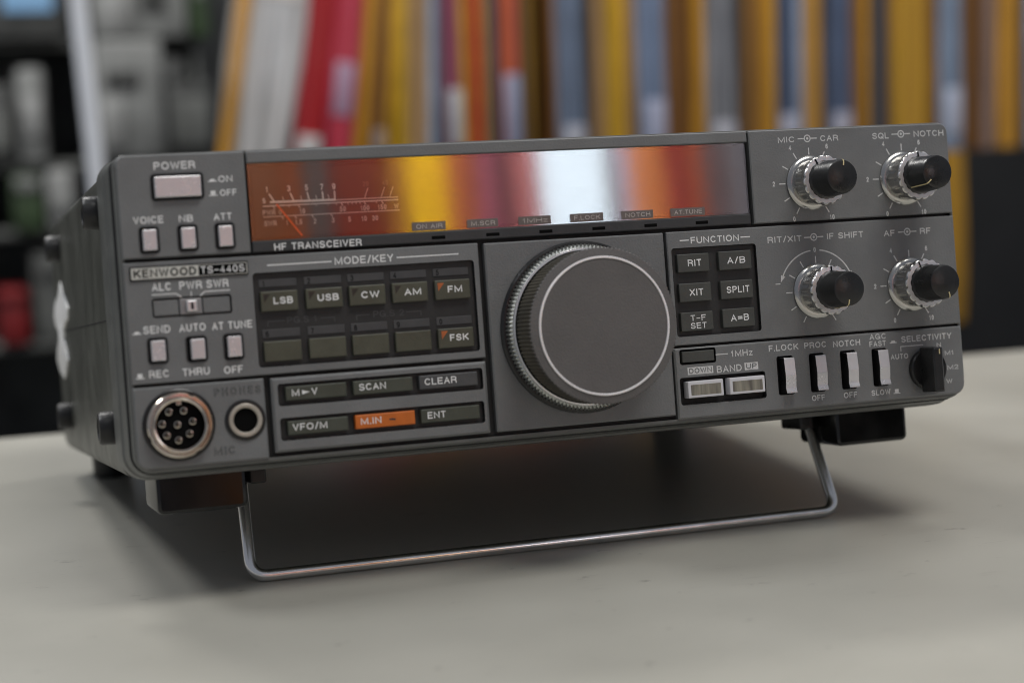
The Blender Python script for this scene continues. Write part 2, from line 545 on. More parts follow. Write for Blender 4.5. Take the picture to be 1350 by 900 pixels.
M['floor'] = mat("dark shop floor", (0.05, 0.047, 0.043), 0.5, var=0.2, scale=6)
M['wall'] = mat("dim shop wall", (0.075, 0.078, 0.078), 0.8, var=0.45, scale=7, detail=3)
fl = MB()
fl.box(-3000, 3000, -2600, 2460, -760, -740, M['floor'])
structure(fl.build("floor"))
wl = MB()
wl.box(-3000, 3000, 2400, 2460, -739, 1500, M['wall'])
structure(wl.build("wall"))

root_t = bpy.data.objects.new("table", None)
COL.objects.link(root_t)
root_t.location = (0, 0, -740 * MM)
tag(root_t, "worn pale laminate table with fine scuffs carrying the grey radio", "table")
tt = MB()
tt.box(TABLE_X0, TABLE_X1, TABLE_Y0, TABLE_Y1, -28, 0, table_mat(), 2.0)
tt.build("tabletop", root_t, (0, 0, 740))
M['steel'] = mat("grey table steel", (0.12, 0.12, 0.12), 0.45, 0.3, var=0.1, scale=40)
for sx in (TABLE_X0 + 60, TABLE_X1 - 60):
    for sy in (TABLE_Y0 + 60, TABLE_Y1 - 60):
        lg = MB()
        lg.box(sx - 20, sx + 20, sy - 20, sy + 20, 0, 711, M['steel'], 3)
        lg.build("leg", root_t)

# ---------------------------------------------------------------- the radio
TAU = math.radians(7.3)
P0 = (134.0, 30.0, -39.1)          # radio-frame point that touches the table under the bail
radio = bpy.data.objects.new("radio_transceiver", None)
COL.objects.link(radio)
radio.rotation_euler = (-TAU, 0, 0)
tag(radio, "grey desktop radio transceiver propped on its wire stand on the pale table", "radio")
OFF = (-P0[0], -P0[1], -P0[2])


def part(mb, name, label=None, **k):
    o = mb.build(name, radio, OFF, **k)
    if label:
        o["label"] = label
    return o


# case: a chamfered sleeve behind the bezel
c = MB()
CX0, CX1, CZ0, CZ1 = -2.6, 270.6, -3.6, 87.2
c.loops([(rrect(CX0, CX1, CZ0, CZ1, 5, 5), 18), (rrect(CX0, CX1, CZ0, CZ1, 5, 5), 226), (rrect(CX0, CX1, CZ0, CZ1, 5, 5, 1.2), 230),
         (rrect(CX0, CX1, CZ0, CZ1, 5, 5, 4.0), 233)], M['case'])
case = part(c, "case")
sm = MB()
sm.box(CX0 - 0.12, CX0 + 0.6, 24, 226, 42.9, 43.4, M['groove'])
sm.build("case_seam", case)

# bezel skirt round the panel
b = MB()
BX = (-0.3, 268.3, -0.7, 88.8)


def bz(ins):
    e = -ins
    return rrect(BX[0] - e, BX[1] + e, BX[2] - e, BX[3] + min(e, 0.12), (3 + max(e, 0), 4, 6 + max(e, 0), 5 + max(e, 0)), 7)


b.loops([(bz(0.9), 0.9), (bz(0.1), 0.9), (bz(-0.55), 1.7), (bz(-0.7), 3.2)], M['bezel'], False, False)
b.loops([(bz(-0.7), 3.2), (bz(-0.15), 3.5), (bz(-0.15), 4.3), (bz(-1.3), 4.9)], M['groove'], False, False)
b.loops([(bz(-1.3), 4.9), (bz(-1.9), 8), (bz(-2.2), 9.4), (bz(-2.0), 9.7),
         (bz(-2.8), 10.4), (bz(-3.4), 16), (bz(-3.3), 21.5), (bz(-1.5), 22)], M['bezel'], False, False)
part(b, "bezel")

# front panel: separate fields with dark grooves between them
F = MB()
Pm, Gm = M['panel'], M['groove']
sink = rrect(*BX, (3, 4, 6, 5), 7, 1.0)
F.plate(0.2, 267.8, 0.2, 88.3, 2.6, 2.9, Gm, 3, 0.1, [(37.0, 195.0, 62.55, 84.95, .1, .3)], Gm)
F.plate(0.0, 36.4, 59.4, 88.5, 0, 2.7, Pm, (2.2, .4, .2, .2), 0.35,
        [(9.7, 23.8, 75.8, 82.6, .5, 2.2), (5.4, 10.2, 61.1, 67.9, .4, 2.2), (16.2, 21.1, 61.1, 67.9, .4, 2.2), (26.8, 31.7, 61.1, 67.9, .4, 2.2)], M['blackplastic'])
F.plate(0.0, 104.6, 24.0, 58.3, 0, 2.7, Pm, (.2, .3, .2, .2), 0.3,
        [(7.3, 29.6, 42.5, 47.8, .5, 1.4), (5.4, 10.3, 29.9, 36.5, .4, 2.2), (16.2, 21.4, 29.6, 36.2, .4, 2.2), (26.9, 31.8, 29.4, 36.2, .4, 2.2),
         (36.4, 102.8, 26.3, 53.2, .7, 1.5)], M['blackplastic'])
F.plate(0.0, 37.3, 0.0, 23.1, 0, 2.7, Pm, (.2, .3, .3, 3.0), 0.5)
F.plate(39.2, 104.4, 1.4, 22.9, -0.25, 2.7, Pm, (.2, .2, .3, .3), 0.7,
        [(41.2, 102.9, 14.8, 20.9, .5, 1.7), (41.2, 102.7, 4.8, 11.0, .5, 1.7)], M['blackplastic'])
F.plate(106.5, 164.9, 1.4, 58.1, 0, 2.7, Pm, (.3, .3, .3, .3), 0.45)
F.plate(165.8, 268.0, 22.9, 58.2, 0, 2.7, Pm, (.3, .3, .2, .2), 0.3, [(167.3, 195.9, 25.7, 52.9, .6, 1.5)], M['blackplastic'])
F.plate(165.6, 268.0, 0.0, 22.1, 0, 2.7, Pm, (.2, .2, 3.5, .3), 0.5,
        [(167.5, 179.5, 17.0, 21.4, .4, 1.6), (167.0, 196.0, 4.5, 12.7, .5, 1.9), (200.6, 206.0, 4.9, 16.9, .4, 2.5), (212.0, 217.0, 4.9, 16.9, .4, 2.5),
         (223.1, 228.3, 4.9, 17.0, .4, 2.5), (234.5, 239.7, 4.9, 16.8, .4, 2.5)], M['blackplastic'])
F.plate(196.3, 268.0, 59.2, 88.5, 0, 2.7, Pm, (.3, 3.0, .2, .2), 0.35)
F.plate(36.9, 195.7, 85.0, 88.5, 0, 2.7, Pm, .2, 0.35)
F.plate(36.9, 195.2, 59.3, 62.5, 0.1, 2.7, M['strip'], .2, 0.3)

# printed lettering on the panel
I, D_, Y0 = M['ink'], M['inkdim'], -0.03


def concentric(x, z, xl0, xl1, xr0, xr1, m):
    F.ribbon(arc(x, z, 1.05, 1.05, 0, 345, 23), .36, Y0, m, True)
    F.poly(arc(x, z, .42, .42, 0, 340, 17), Y0, m)
    F.ribbon([(xl0, z), (xl1, z)], .36, Y0, m)
    F.ribbon([(xr0, z), (xr1, z)], .36, Y0, m)


def icon_out(x, z, m):     # button standing proud
    F.poly([(x, z), (x + 2.6, z), (x + 2.6, z + .28), (x + 2.1, z + .28), (x + 1.9, z + .8), (x + .7, z + .8), (x + .5, z + .28), (x, z + .28)], Y0, m)


def icon_in(x, z, m):
    F.ribbon([(x, z + .12), (x + 2.5, z + .12)], .26, Y0, m)
    F.poly([(x + .55, z + .3), (x + 1.95, z + .3), (x + 1.95, z + 1.45), (x + .55, z + 1.45)], Y0, m)


F.text("POWER", 10.5, 22.2, 84.15, 2.2, Y0, I)
F.text("ON", 28.5, 32.6, 79.9, 1.85, Y0, I); icon_out(25.5, 80.1, I)
F.text("OFF", 28.7, 33.5, 75.95, 1.85, Y0, I); icon_in(25.5, 76.1, I)
F.text("VOICE", 3.7, 12.1, 69.15, 2.05, Y0, I)
F.text("NB", 16.5, 20.5, 69.1, 2.0, Y0, I)
F.text("ATT", 26.4, 31.6, 69.1, 2.0, Y0, I)
F.text("ALC", 7.5, 12.9, 50.0, 2.3, Y0, I)
F.text("PWR", 15.2, 21.6, 50.0, 2.3, Y0, I)
F.text("SWR", 22.9, 29.2, 50.0, 2.3, Y0, I)
F.ribbon([(7.3, 49.0), (14.1, 49.0), (15.6, 47.9)], .28, Y0, I)
F.ribbon([(18.4, 49.3), (18.4, 47.95)], .28, Y0, I)
F.ribbon([(20.9, 47.9), (22.3, 49.05), (29.5, 49.05)], .28, Y0, I)
F.text("SEND", 4.2, 11.8, 38.1, 2.2, Y0, I); icon_out(1.1, 38.1, I)
F.text("AUTO", 14.3, 21.8, 38.0, 2.2, Y0, I)
F.text("AT TUNE", 23.6, 35.1, 37.9, 2.2, Y0, I)
F.text("REC", 4.9, 10.5, 25.6, 2.15, Y0, I); icon_in(1.1, 25.6, I)
F.text("THRU", 14.3, 22.0, 25.45, 2.15, Y0, I)
F.text("OFF", 26.1, 31.5, 25.2, 2.15, Y0, I)
for w_, a_, b_, z_, h_ in (("PHONES", 22.7, 36.2, 18.9, 2.5), ("MIC", 21.5, 27.6, 2.2, 2.5)):   # raised letters; the shade round them is painted as a dark outline
    F.text(w_, a_, b_, z_, h_, Y0, M['engrave'], 0.23)
    F.text(w_, a_ + .12, b_ - .12, z_ + .1, h_ - .2, -0.10, M['panel'], 0.13)
F.text("HF TRANSCEIVER", 43.2, 69.1, 59.5, 2.05, 0.06, I)
for sx in (90.5, 107.5, 124.4, 141.6, 158.8, 176.1):
    F.poly([(sx, 60.1), (sx + 4.2, 60.1), (sx + 4.2, 61.1), (sx, 61.1)], 0.07, M['ink_hole_dark'])  # slots in the strip, their dark inside painted flat
F.ribbon([(40.7, 55.4), (59.7, 55.4)], .36, Y0, I)
F.ribbon([(79.3, 55.4), (98.4, 55.4)], .36, Y0, I)
F.text("MODE/KEY", 60.6, 78.3, 54.35, 2.2, Y0, I)
F.text("FUNCTION", 173.9, 190.4, 54.2, 2.05, Y0, I)
F.ribbon([(170.2, 55.35), (173.3, 55.35)], .36, Y0, I)
F.ribbon([(191.0, 55.3), (194.3, 55.3)], .36, Y0, I)
F.text("1MHz", 184.8, 192.3, 18.1, 2.05, Y0, D_)
F.ribbon([(179.6, 19.2), (183.8, 19.2)], .32, Y0, D_)
F.text("BAND", 179.6, 188.2, 13.5, 2.15, Y0, D_)
for w_, a_, b_ in (("DOWN", 169.7, 178.4), ("UP", 189.2, 193.9)):
    F.poly([(a_, 13.6), (b_, 13.6), (b_, 15.9), (a_, 15.9)], Y0, D_)
    F.text(w_, a_ + .5, b_ - .5, 13.95, 1.65, Y0 - .04, M['panel'], 0.19)
F.text("MIC", 206.4, 212.3, 84.3, 1.85, Y0, D_); F.text("CAR", 221.4, 227.8, 84.25, 1.9, Y0, D_)
concentric(216.8, 85.35, 213.4, 215.7, 217.9, 220.2, D_)
F.text("SQL", 240.2, 246.2, 84.25, 1.95, Y0, D_); F.text("NOTCH", 255.4, 266.5, 84.4, 1.95, Y0, D_)
concentric(250.7, 85.55, 247.3, 249.6, 251.8, 254.1, D_)
F.text("RIT/XIT", 200.3, 212.3, 52.85, 1.95, Y0, D_); F.text("IF SHIFT", 221.3, 234.4, 52.95, 1.95, Y0, D_)
concentric(216.6, 53.95, 213.2, 215.5, 217.7, 220.0, D_)
F.text("AF", 241.9, 245.9, 52.75, 1.95, Y0, D_); F.text("RF", 255.2, 259.1, 52.8, 1.95, Y0, D_)
concentric(250.5, 53.85, 247.1, 249.4, 251.6, 253.9, D_)
for cx, cz, nums in ((217.0, 71.2, 1), (250.5, 71.2, 1), (216.7, 36.7, 0), (250.5, 36.7, 1)):
    for k in range(11):
        a = math.radians(239 - 29.8 * k)
        r0, r1 = (9.0, 11.2)
        F.ribbon([(cx + r0 * math.cos(a), cz + r0 * math.sin(a)), (cx + r1 * math.cos(a), cz + r1 * math.sin(a))], .36, Y0, D_)
        if nums and k % 2 == 0:
            F.text(str(k), cx + 13.1 * math.cos(a), None, cz + 13.1 * math.sin(a) - .75, 1.6, Y0, D_, .2, True)
    if not nums:
        F.text("0", cx - .1, None, cz + 12.4, 1.6, Y0, D_, .2, True)
        F.ribbon(arc(cx, cz, 13.1, 13.1, 97, 155, 16), .42, Y0, D_)
        F.ribbon(arc(cx, cz, 13.1, 13.1, 83, 25, 16), .42, Y0, D_)
        for a_, sg in ((155, 1), (25, -1)):
            q = math.radians(a_)
            ex, ez = cx + 13.1 * math.cos(q), cz + 13.1 * math.sin(q)
            tx, tz = -math.sin(q) * sg, math.cos(q) * sg
            F.poly([(ex + tx * 2.2, ez + tz * 2.2), (ex + tz * .75, ez - tx * .75), (ex - tz * .75, ez + tx * .75)], Y0 - .01, D_)
        F.ribbon([(cx - 14.7, cz + 3.1), (cx - 13.0, cz + 3.1)], .3, Y0, D_)
        F.ribbon([(cx + 13.0, cz + 3.1), (cx + 14.7, cz + 3.1)], .3, Y0, D_)
        F.ribbon([(cx + 13.85, cz + 2.25), (cx + 13.85, cz + 3.95)], .3, Y0 - .01, D_)
F.text("F.LOCK", 198.0, 208.4, 18.75, 1.95, Y0, D_)
F.text("PROC", 210.5, 218.3, 18.75, 1.9, Y0, D_)
F.text("NOTCH", 220.7, 230.5, 18.45, 1.95, Y0, D_)
F.text("AGC", 234.0, 240.0, 19.85, 1.8, Y0, D_); F.text("FAST", 233.8, 239.8, 17.6, 1.75, Y0, D_)
icon_out(241.2, 18.2, D_)
F.text("SELECTIVITY", 245.5, 264.1, 18.2, 1.95, Y0, D_)
F.text("OFF", 211.9, 216.5, 2.0, 1.8, Y0, D_); F.text("OFF", 223.3, 228.1, 1.95, 1.8, Y0, D_)
F.text("SLOW", 233.3, 240.2, 1.9, 1.75, Y0, D_); icon_in(241.3, 1.9, D_)
F.ribbon([(245.1, 15.4), (245.1, 16.9), (253.4, 16.9)], .28, Y0, D_)
F.text("AUTO", 241.2, 247.6, 12.95, 1.65, Y0, D_)
F.text("N", 258.4, 260.0, 15.8, 1.4, Y0, D_)
F.text("M1", 261.2, 264.6, 12.9, 1.5, Y0, D_)
F.text("-", 260.3, 261.2, 8.2, 1.4, Y0, D_); F.text("M2", 261.8, 265.9, 8.1, 1.5, Y0, D_)
F.text("W", 261.1, 263.3, 3.7, 1.4, Y0, D_)
part(F, "front_panel", ang=28)

# name plate
n_ = MB()
n_.block(1.6, 35.1, 53.15, 57.05, -0.55, 0.1, M['ink_hole_dark'], .2, .15)
n_.block(1.95, 34.8, 53.5, 56.7, -0.62, -0.5, M['plate'], .1, .03)
n_.poly([(20.9, 53.7), (34.55, 53.7), (34.55, 56.5), (20.9, 56.5)], -0.66, M['ink_hole_dark'])
n_.text("KENWOOD", 2.6, 20.2, 53.95, 2.35, -0.67, M['ink_hole_dark'], .19)
n_.text("TS-440S", 21.5, 34.0, 54.1, 2.05, -0.72, M['ink'], .155)
part(n_, "name_plate", "pale maker's plate lettered KENWOOD TS-440S")


def push_button(x0, x1, z0, z1, pr, name="push_button", label=None, m='silver'):
    q = MB()
    q.block(x0, x1, z0, z1, -pr, 2.6, M[m], .25, .3)
    return part(q, name, label)


for hx0, hx1, hz0, hz1 in ((9.7, 23.8, 75.8, 82.6), (5.4, 10.2, 61.1, 67.9), (16.2, 21.1, 61.1, 67.9), (26.8, 31.7, 61.1, 67.9),
                           (5.4, 10.3, 29.9, 36.5), (16.2, 21.4, 29.6, 36.2), (26.9, 31.8, 29.4, 36.2)):
    # thin rim moulded round each opening
    rim = MB()
    rim.loops([(rrect(hx0, hx1, hz0, hz1, .7, 4, -.55), 0.05), (rrect(hx0, hx1, hz0, hz1, .7, 4, -.55), -0.14), (rrect(hx0, hx1, hz0, hz1, .5, 4, -.18), -0.14), (rrect(hx0, hx1, hz0, hz1, .5, 4, -.18), 1.0)], M['strip'], False, False)
    rim_o = part(rim, "button_surround")
push_button(10.2, 23.3, 76.2, 82.1, 1.7, "power_button", "wide silver power button")
for x0, x1, z0, z1 in ((5.9, 9.8, 61.5, 67.4), (16.7, 20.7, 61.5, 67.4), (27.3, 31.3, 61.5, 67.4), (5.9, 9.9, 30.3, 36.1), (17.1, 21.1, 30.0, 35.8), (27.5, 31.5, 29.9, 35.8)):
    push_button(x0, x1, z0, z1, 1.6 if x0 != 17.1 else 1.3)

# meter slide switch
q = MB()
q.poly([(7.2, 42.4), (29.7, 42.4), (29.7, 47.9), (7.2, 47.9)], 1.35, M['bezel'])
q.block(7.6, 14.6, 43.0, 47.3, 0.35, 1.3, M['panel'], .2, .15)
q.block(21.6, 29.3, 43.0, 47.3, 0.35, 1.3, M['panel'], .2, .15)
q.block(14.9, 21.3, 42.9, 47.4, 0.1, 1.3, M['silver2'], .3, .3)
sw = part(q, "slide_switch")
q = MB()
q.block(16.7, 19.7, 43.6, 46.8, -1.3, 0.2, M['alubright'], .3, .35)
q.block(17.9, 18.7, 44.2, 46.2, -1.32, -0.5, M['blackplastic'], .2, .05)
q.build("slider", sw)

# microphone socket
mx_, mz_ = 12.2, 11.8
q = MB()
q.lathe(mx_, mz_, [(10.3, .1), (10.3, -.35), (9.9, -.6), (8.9, -.6)], M['blackplastic'], 64, None, False, True)
sock = part(q, "microphone_socket")
q = MB()


def notch3(k, a):
    return 1.0 - (0.035 if any(abs(((a - t + math.pi) % (2 * math.pi)) - math.pi) < 0.07 for t in (math.radians(200), math.radians(300), math.radians(65))) and k < 3 else 0)


q.lathe(mx_, mz_, [(9.25, -.5), (9.25, -2.3), (8.9, -2.7), (8.25, -2.75), (8.15, -2.2), (7.9, -2.2), (7.8, -3.0), (7.45, -3.3), (6.95, -3.2), (6.75, -2.7), (6.7, -.7)], M['nickel'], 120, notch3, False, False)
q.build("socket_ring", sock)
q = MB()
q.lathe(mx_, mz_, [(6.72, -0.7), (6.5, -0.9), (0.01, -0.9)], M['ink_hole_dark'], 48, None, False, True)
q.block(mx_ - .8, mx_ + .8, mz_ + 5.7, mz_ + 7.2, -2.6, -.7, M['nickel'], .5, .2)
q.build("socket_insert", sock)
for px, pz in ((9.4, 15.8), (13.6, 15.8), (15.9, 12.6), (11.6, 12.0), (7.3, 12.5), (14.8, 9.2), (8.4, 9.2), (11.6, 7.6)):
    q = MB()
    q.lathe(px, pz, [(1.0, -.88), (1.0, -1.5), (.76, -1.55), (.72, -1.0)], M['nickel'], 20, None, False, False)
    q.lathe(px, pz, [(.73, -.98), (.01, -.95)], M['ink_hole_dark'], 16, None, False, True)  # dark inside of the pin hole, a flat black disc
    q.lathe(px + .05, pz, [(.3, -.95), (.3, -2.2), (.18, -2.4)], M['nickel'], 12)
    q.build("socket_pin", sock)

# headphone jack
q = MB()
q.lathe(31.1, 11.6, [(5.9, .1), (5.9, -.3), (5.4, -.5), (4.75, -.45)], M['blackplastic'], 48, None, False, False)
q.lathe(31.1, 11.6, [(4.8, .0), (4.8, -.9), (4.5, -1.15), (3.8, -1.1), (3.5, -.8), (3.45, .5)], M['cream'], 48, None, False, False)
q.lathe(31.1, 11.6, [(3.47, -.06), (.01, -.05)], M['ink_hole_dark'], 32, None, False, True)  # darkness of the jack bore painted on a flat disc
part(q, "headphone_jack")

# ---- display window
q = MB()
ix0, ix1, iz0, iz1 = 37.0, 195.0, 62.6, 84.9
yb = 1.9
A0 = [(ix0, iz0), (ix1, iz0), (ix1, iz1), (ix0, iz1)]
B0 = [(ix0 + .6, iz0 + .4), (ix1 - 3.6, iz0 + .4), (ix1 - 3.6, iz1 - .8), (ix0 + .6, iz1 - .8)]
q.loops([(A0, 0.45), (A0, 1.15), (B0, yb)], M['dial'], False, True)
q.v[-4:] = q.v[-4:]
disp = part(q, "display_recess", smooth=False)
q = MB()
yd = yb - 0.35
q.block(ix0 + 1.2, ix1 - 5.0, iz0 + .9, iz1 - 1.4, yd, yb - .05, M['dial'], .3, .15)


def dp(x, z):
    """printed where the eye sees it through the glass: shifted for the dial's depth behind the panel"""
    k = 1 + (yd - 0) / 517.0
    return (-57.6 + (x + 57.6) * k, 33.3 + (z - 33.3) * k)


DI, DD = M['dialink'], M['dialdim']


def dline(pts, t, m, lev=0):
    q.ribbon([dp(*p) for p in pts], t, yd - .03 - lev * .004, m)


def dtext(s_, x, z, h, m, t=.16):
    X, Z = dp(x, z)
    q.text(s_, X, None, Z - h / 2, h, yd - .03, m, t, True)


dline([(42.9, 73.5), (62.3, 73.3)], .62, DI); dline([(62.3, 73.2), (81.1, 73.2)], .28, DD, 1)
dline([(40.7, 72.4), (81.1, 72.4)], .26, DI); dline([(40.6, 69.3), (81.3, 69.35)], .26, DD)
for a_, b_ in (((42.8, 75.9), (44.2, 73.6)), ((49.0, 75.9), (49.9, 73.6)), ((54.0, 75.9), (54.5, 73.5)), ((58.5, 75.9), (58.6, 73.4)), ((62.1, 75.9), (62.1, 73.3))):
    dline([a_, b_], .42, DI, 2)
for x_ in (47.0, 52.3, 56.8, 60.4):
    dline([(x_ - .3, 74.9), (x_, 73.5)], .25, DD, 2)
for x_ in (71.0, 76.0, 78.6):
    dline([(x_ + 1.2, 76.3), (x_, 73.4)], .22, DD, 2)
for s_, x_ in (("1", 42.3), ("3", 48.7), ("5", 53.9), ("7", 58.4), ("9", 62.0)):
    dtext(s_, x_, 77.2, 1.75, DI)
dtext("20", 71.6, 77.5, 1.5, M['tab']); dtext("40", 77.5, 77.6, 1.5, M['tab'])
dtext("S", 41.2, 74.0, 1.5, DI)
for s_, x_ in (("PWR", 42.4), ("0", 45.7), ("10", 52.2), ("50", 64.2), ("100", 70.9), ("150", 76.1), ("W", 80.4)):
    dtext(s_, x_, 70.5, 1.5, DD)
for s_, x_ in (("SWR", 42.6), ("1", 47.5), ("1.5", 50.9), ("2", 55.7), ("3", 61.1), ("5", 66.0), ("10", 70.4), ("30", 73.7)):
    dtext(s_, x_, 67.4, 1.5, DD)
for x_ in (44.2, 51.6, 64.3, 71.2, 76.5):
    dline([(x_ - .5, 72.4), (x_, 71.4)], .3, DD, 1)
for x_ in (48.5, 56.5, 60.0, 62.5, 66.0, 67.2, 68.4, 69.6, 74.5):
    dline([(x_ - .2, 72.4), (x_, 71.7)], .2, DD, 1)
for x_ in (46.5, 50.3, 55.4, 61.0):
    dline([(x_ - .5, 69.3), (x_, 68.4)], .3, DD, 1)
q.build("meter_dial", disp)
q = MB()
q.ribbon([dp(44.7, 72.8), dp(51.5, 63.4)], .5, yd - .5, M['needle'])
q.ribbon([dp(51.5, 63.4), dp(44.7, 72.8)], .5, yd - .4, M['needle'])
q.build("meter_needle", disp)
for s_, x0, x1 in (("ON AIR", 84.8, 95.2), ("M.SCR", 101.9, 111.7), ("1MHz", 118.1, 128.5), ("F.LOCK", 134.8, 145.6), ("NOTCH", 151.6, 162.2), ("AT.TUNE", 168.0, 179.7)):
    q = MB()
    q.block(x0, x1, 62.9, 65.45, 0.49, .545, M['tab'], .1, .02)
    q.text(s_, x0 + 1.3, x1 - 1.0, 63.5, 1.35, 0.46, M['tabink'], .16)
    q.build("indicator_tab", disp)
q = MB()
q.box(ix0 + .02, ix1 - .02, 0.55, 1.05, iz0 + .02, iz1 - .02, M['glass'])
q.build("display_glass", disp, smooth=False)

# ---- keypads
q = MB()
q.loops([(rrect(36.3, 102.9, 26.2, 53.3, .6, 3), 1.2), (rrect(36.3, 102.9, 26.2, 53.3, .6, 3), 1.6)], M['tray'])
KX = (38.05, 51.3, 64.2, 77.15, 90.25)
for i, x in enumerate(KX):
    for z0, z1, dg in ((49.15, 51.35, str(i + 1)), (34.55, 36.95, "67890"[i])):
        q.block(x, x + 11.0, z0, z1, 0.95, 1.3, M['caption'], .15, .1)
        q.text(dg, x + 1.4, None, z0 + .3, 1.65, .92, M['ink_hole_dark'], .14, True)
for w_, a0, a1, b0, b1, c0 in (("PG.S 1", 39.9, 44.9, 45.6, 54.4, (55.5, 59.6)), ("PG.S 2", 66.2, 70.2, 71.3, 80.6, (81.3, 85.8))):
    q.text(w_, b0, b1, 38.3, 1.9, 1.16, M['caption'], .14)
    q.ribbon([(a0, 37.8), (a0, 39.25), (a1, 39.25)], .25, 1.16, M['caption'])
    q.ribbon([(c0[0], 39.25), (c0[1], 39.25), (c0[1], 37.9)], .25, 1.16, M['caption'])
kp = part(q, "keypad")
for i, (x, w_) in enumerate(zip(KX, ("LSB", "USB", "CW", "AM", "FM"))):
    q = MB()
    q.block(x, x + 10.9, 42.1, 47.9, -0.25, 1.3, M['olive'], .3, .3)
    a_ = {"LSB": (3.7, 9.4), "USB": (3.4, 9.7), "CW": (3.5, 9.0), "AM": (3.7, 8.8), "FM": (3.9, 8.4)}[w_]
    q.text(w_, x + a_[0], x + a_[1], 44.1, 2.0, -.28, M['ink'], .2)
    q.poly([(x + .85, 47.1), (x + 2.9, 47.05), (x + 1.0, 44.7)], -.27, M['amber'] if i == 4 else M['lampoff'])
    k_ = q.build("mode_key", kp)
    if i == 4:
        k_["label"] = "olive key lettered FM with a bright amber corner"
for i, x in enumerate(KX):
    q = MB()
    q.block(x - .05, x + 10.95, 27.65, 33.5, -0.25, 1.3, M['olive'], .3, .3)
    if i == 4:
        q.text("FSK", x + 3.5, x + 9.3, 29.7, 2.0, -.28, M['ink'], .2)
        q.poly([(x + .95, 32.8), (x + 3.0, 32.75), (x + 1.1, 30.4)], -.27, M['amber'])
    q.build("mode_key", kp)

# memory keys in two slots
for z0, keys in ((16.05, (("M>V", 43.2, 61.2, 'olive2', 45.0, 52.5), ("SCAN", 63.2, 81.2, 'olive2', 64.9, 73.0), ("CLEAR", 83.2, 101.3, 'greykey', 84.8, 94.7))),
                 (6.1, (("VFO/M", 43.1, 61.0, 'olive2', 44.5, 54.7), ("M.IN", 63.1, 81.2, 'orange', 64.7, 70.9), ("ENT", 83.0, 101.2, 'olive2', 85.0, 90.6)))):
    q = MB()
    q.loops([(rrect(41.1, 103.0, z0 - 1.3, z0 + 4.9, .5, 3), 1.3), (rrect(41.1, 103.0, z0 - 1.3, z0 + 4.9, .5, 3), 1.7)], M['tray'])
    row = part(q, "key_slot")
    for w_, x0, x1, m_, t0, t1 in keys:
        q = MB()
        q.block(x0, x1, z0, z0 + 4.1, -0.75, 1.4, M[m_], .25, .35)
        zt = z0 + 1.2
        if w_ == "M>V":
            q.text("M", t0, t0 + 2.2, zt, 2.0, -.78, M['ink'], .18)
            q.text("V", t1 - 1.7, t1, zt, 2.0, -.78, M['ink'], .18)
            q.poly([(t0 + 3.0, zt + 1.55), (t0 + 3.0, zt + .35), (t0 + 5.3, zt + .95)], -.78, M['ink'])
        else:
            q.text(w_, t0, t1, zt, 2.0, -.78, M['ink'], .17)
        if w_ == "M.IN":
            q.ribbon([(73.3, zt + .9), (75.2, zt + .75)], .45, -.78, M['engrave'])
            q.ribbon([(74.2, zt + 1.15), (75.0, zt + .5)], .3, -.785, M['engrave'])
        ko = q.build("memory_key", row)
        if m_ == 'orange':
            ko["label"] = "orange key lettered M.IN"

# function keypad
q = MB()
q.loops([(rrect(167.2, 196.0, 25.6, 53.0, .6, 3), 1.2), (rrect(167.2, 196.0, 25.6, 53.0, .6, 3), 1.6)], M['tray'])
fp = part(q, "function_keypad")
for (x0, x1, z0, z1), w_ in (((168.8, 179.6, 45.4, 51.1), "RIT"), ((182.85, 194.1, 45.3, 51.2), "A/B"), ((168.7, 179.6, 36.2, 42.0), "XIT"),
                             ((182.8, 194.0, 36.2, 42.0), "SPLIT"), ((168.6, 179.6, 27.1, 33.0), "T-F SET"), ((182.8, 193.9, 27.3, 33.2), "A=B")):
    q = MB()
    q.block(x0, x1, z0, z1, -0.3, 1.3, M['fkey'], .3, .3)
    mxx = (x0 + x1) / 2 + .35
    if w_ == "T-F SET":
        q.text("T-F", mxx - 2.6, mxx + 2.6, z0 + 3.1, 1.85, -.33, M['ink'], .16)
        q.text("SET", mxx - 2.7, mxx + 2.7, z0 + .7, 1.85, -.33, M['ink'], .16)
    else:
        hw = {"RIT": 2.3, "A/B": 3.1, "XIT": 2.35, "SPLIT": 3.95, "A=B": 3.1}[w_]
        q.text(w_, mxx - hw, mxx + hw, (z0 + z1) / 2 - 1.05, 2.1, -.33, M['ink'], .17)
    q.build("function_key", fp)

# 1MHz button, band rocker pair
q = MB()
q.block(168.0, 178.9, 17.5, 20.9, -0.5, 1.7, M['fkey'], .2, .25)
part(q, "step_button")
for x0, x1 in ((168.8, 180.9), (183.0, 195.2)):
    q = MB()
    q.block(x0, x1, 6.4, 11.6, -1.5, 1.9, M['whiteedge'], .3, .35)
    q.block(x0 + 1.0, x1 - .9, 7.2, 10.5, -1.56, -1.0, M['bandfoil'], .2, .05)
    part(q, "band_button", "white edged button with scratched foil face")

# four silver rocker buttons
for x0, x1 in ((202.0, 205.6), (213.1, 216.7), (224.3, 227.9), (235.6, 239.2)):
    q = MB()
    prof = [(16.4, 1.8), (16.4, -1.9), (16.1, -2.1), (11.0, -2.65), (10.8, -2.65), (7.2, -2.25), (6.8, -2.27), (5.7, -2.7), (5.3, -2.7), (5.3, 1.8)]
    nP = len(prof)
    vs = [(x, y, z) for x in (x0, x1) for z, y in prof]
    q.add(vs, [(i, i + 1, nP + i + 1, nP + i) for i in range(nP - 1)], M['silver'])
    q.add(vs, [tuple(range(nP - 1, -1, -1)), tuple(range(nP, 2 * nP))], M['blackplastic'])
    part(q, "rocker_button", smooth=False)

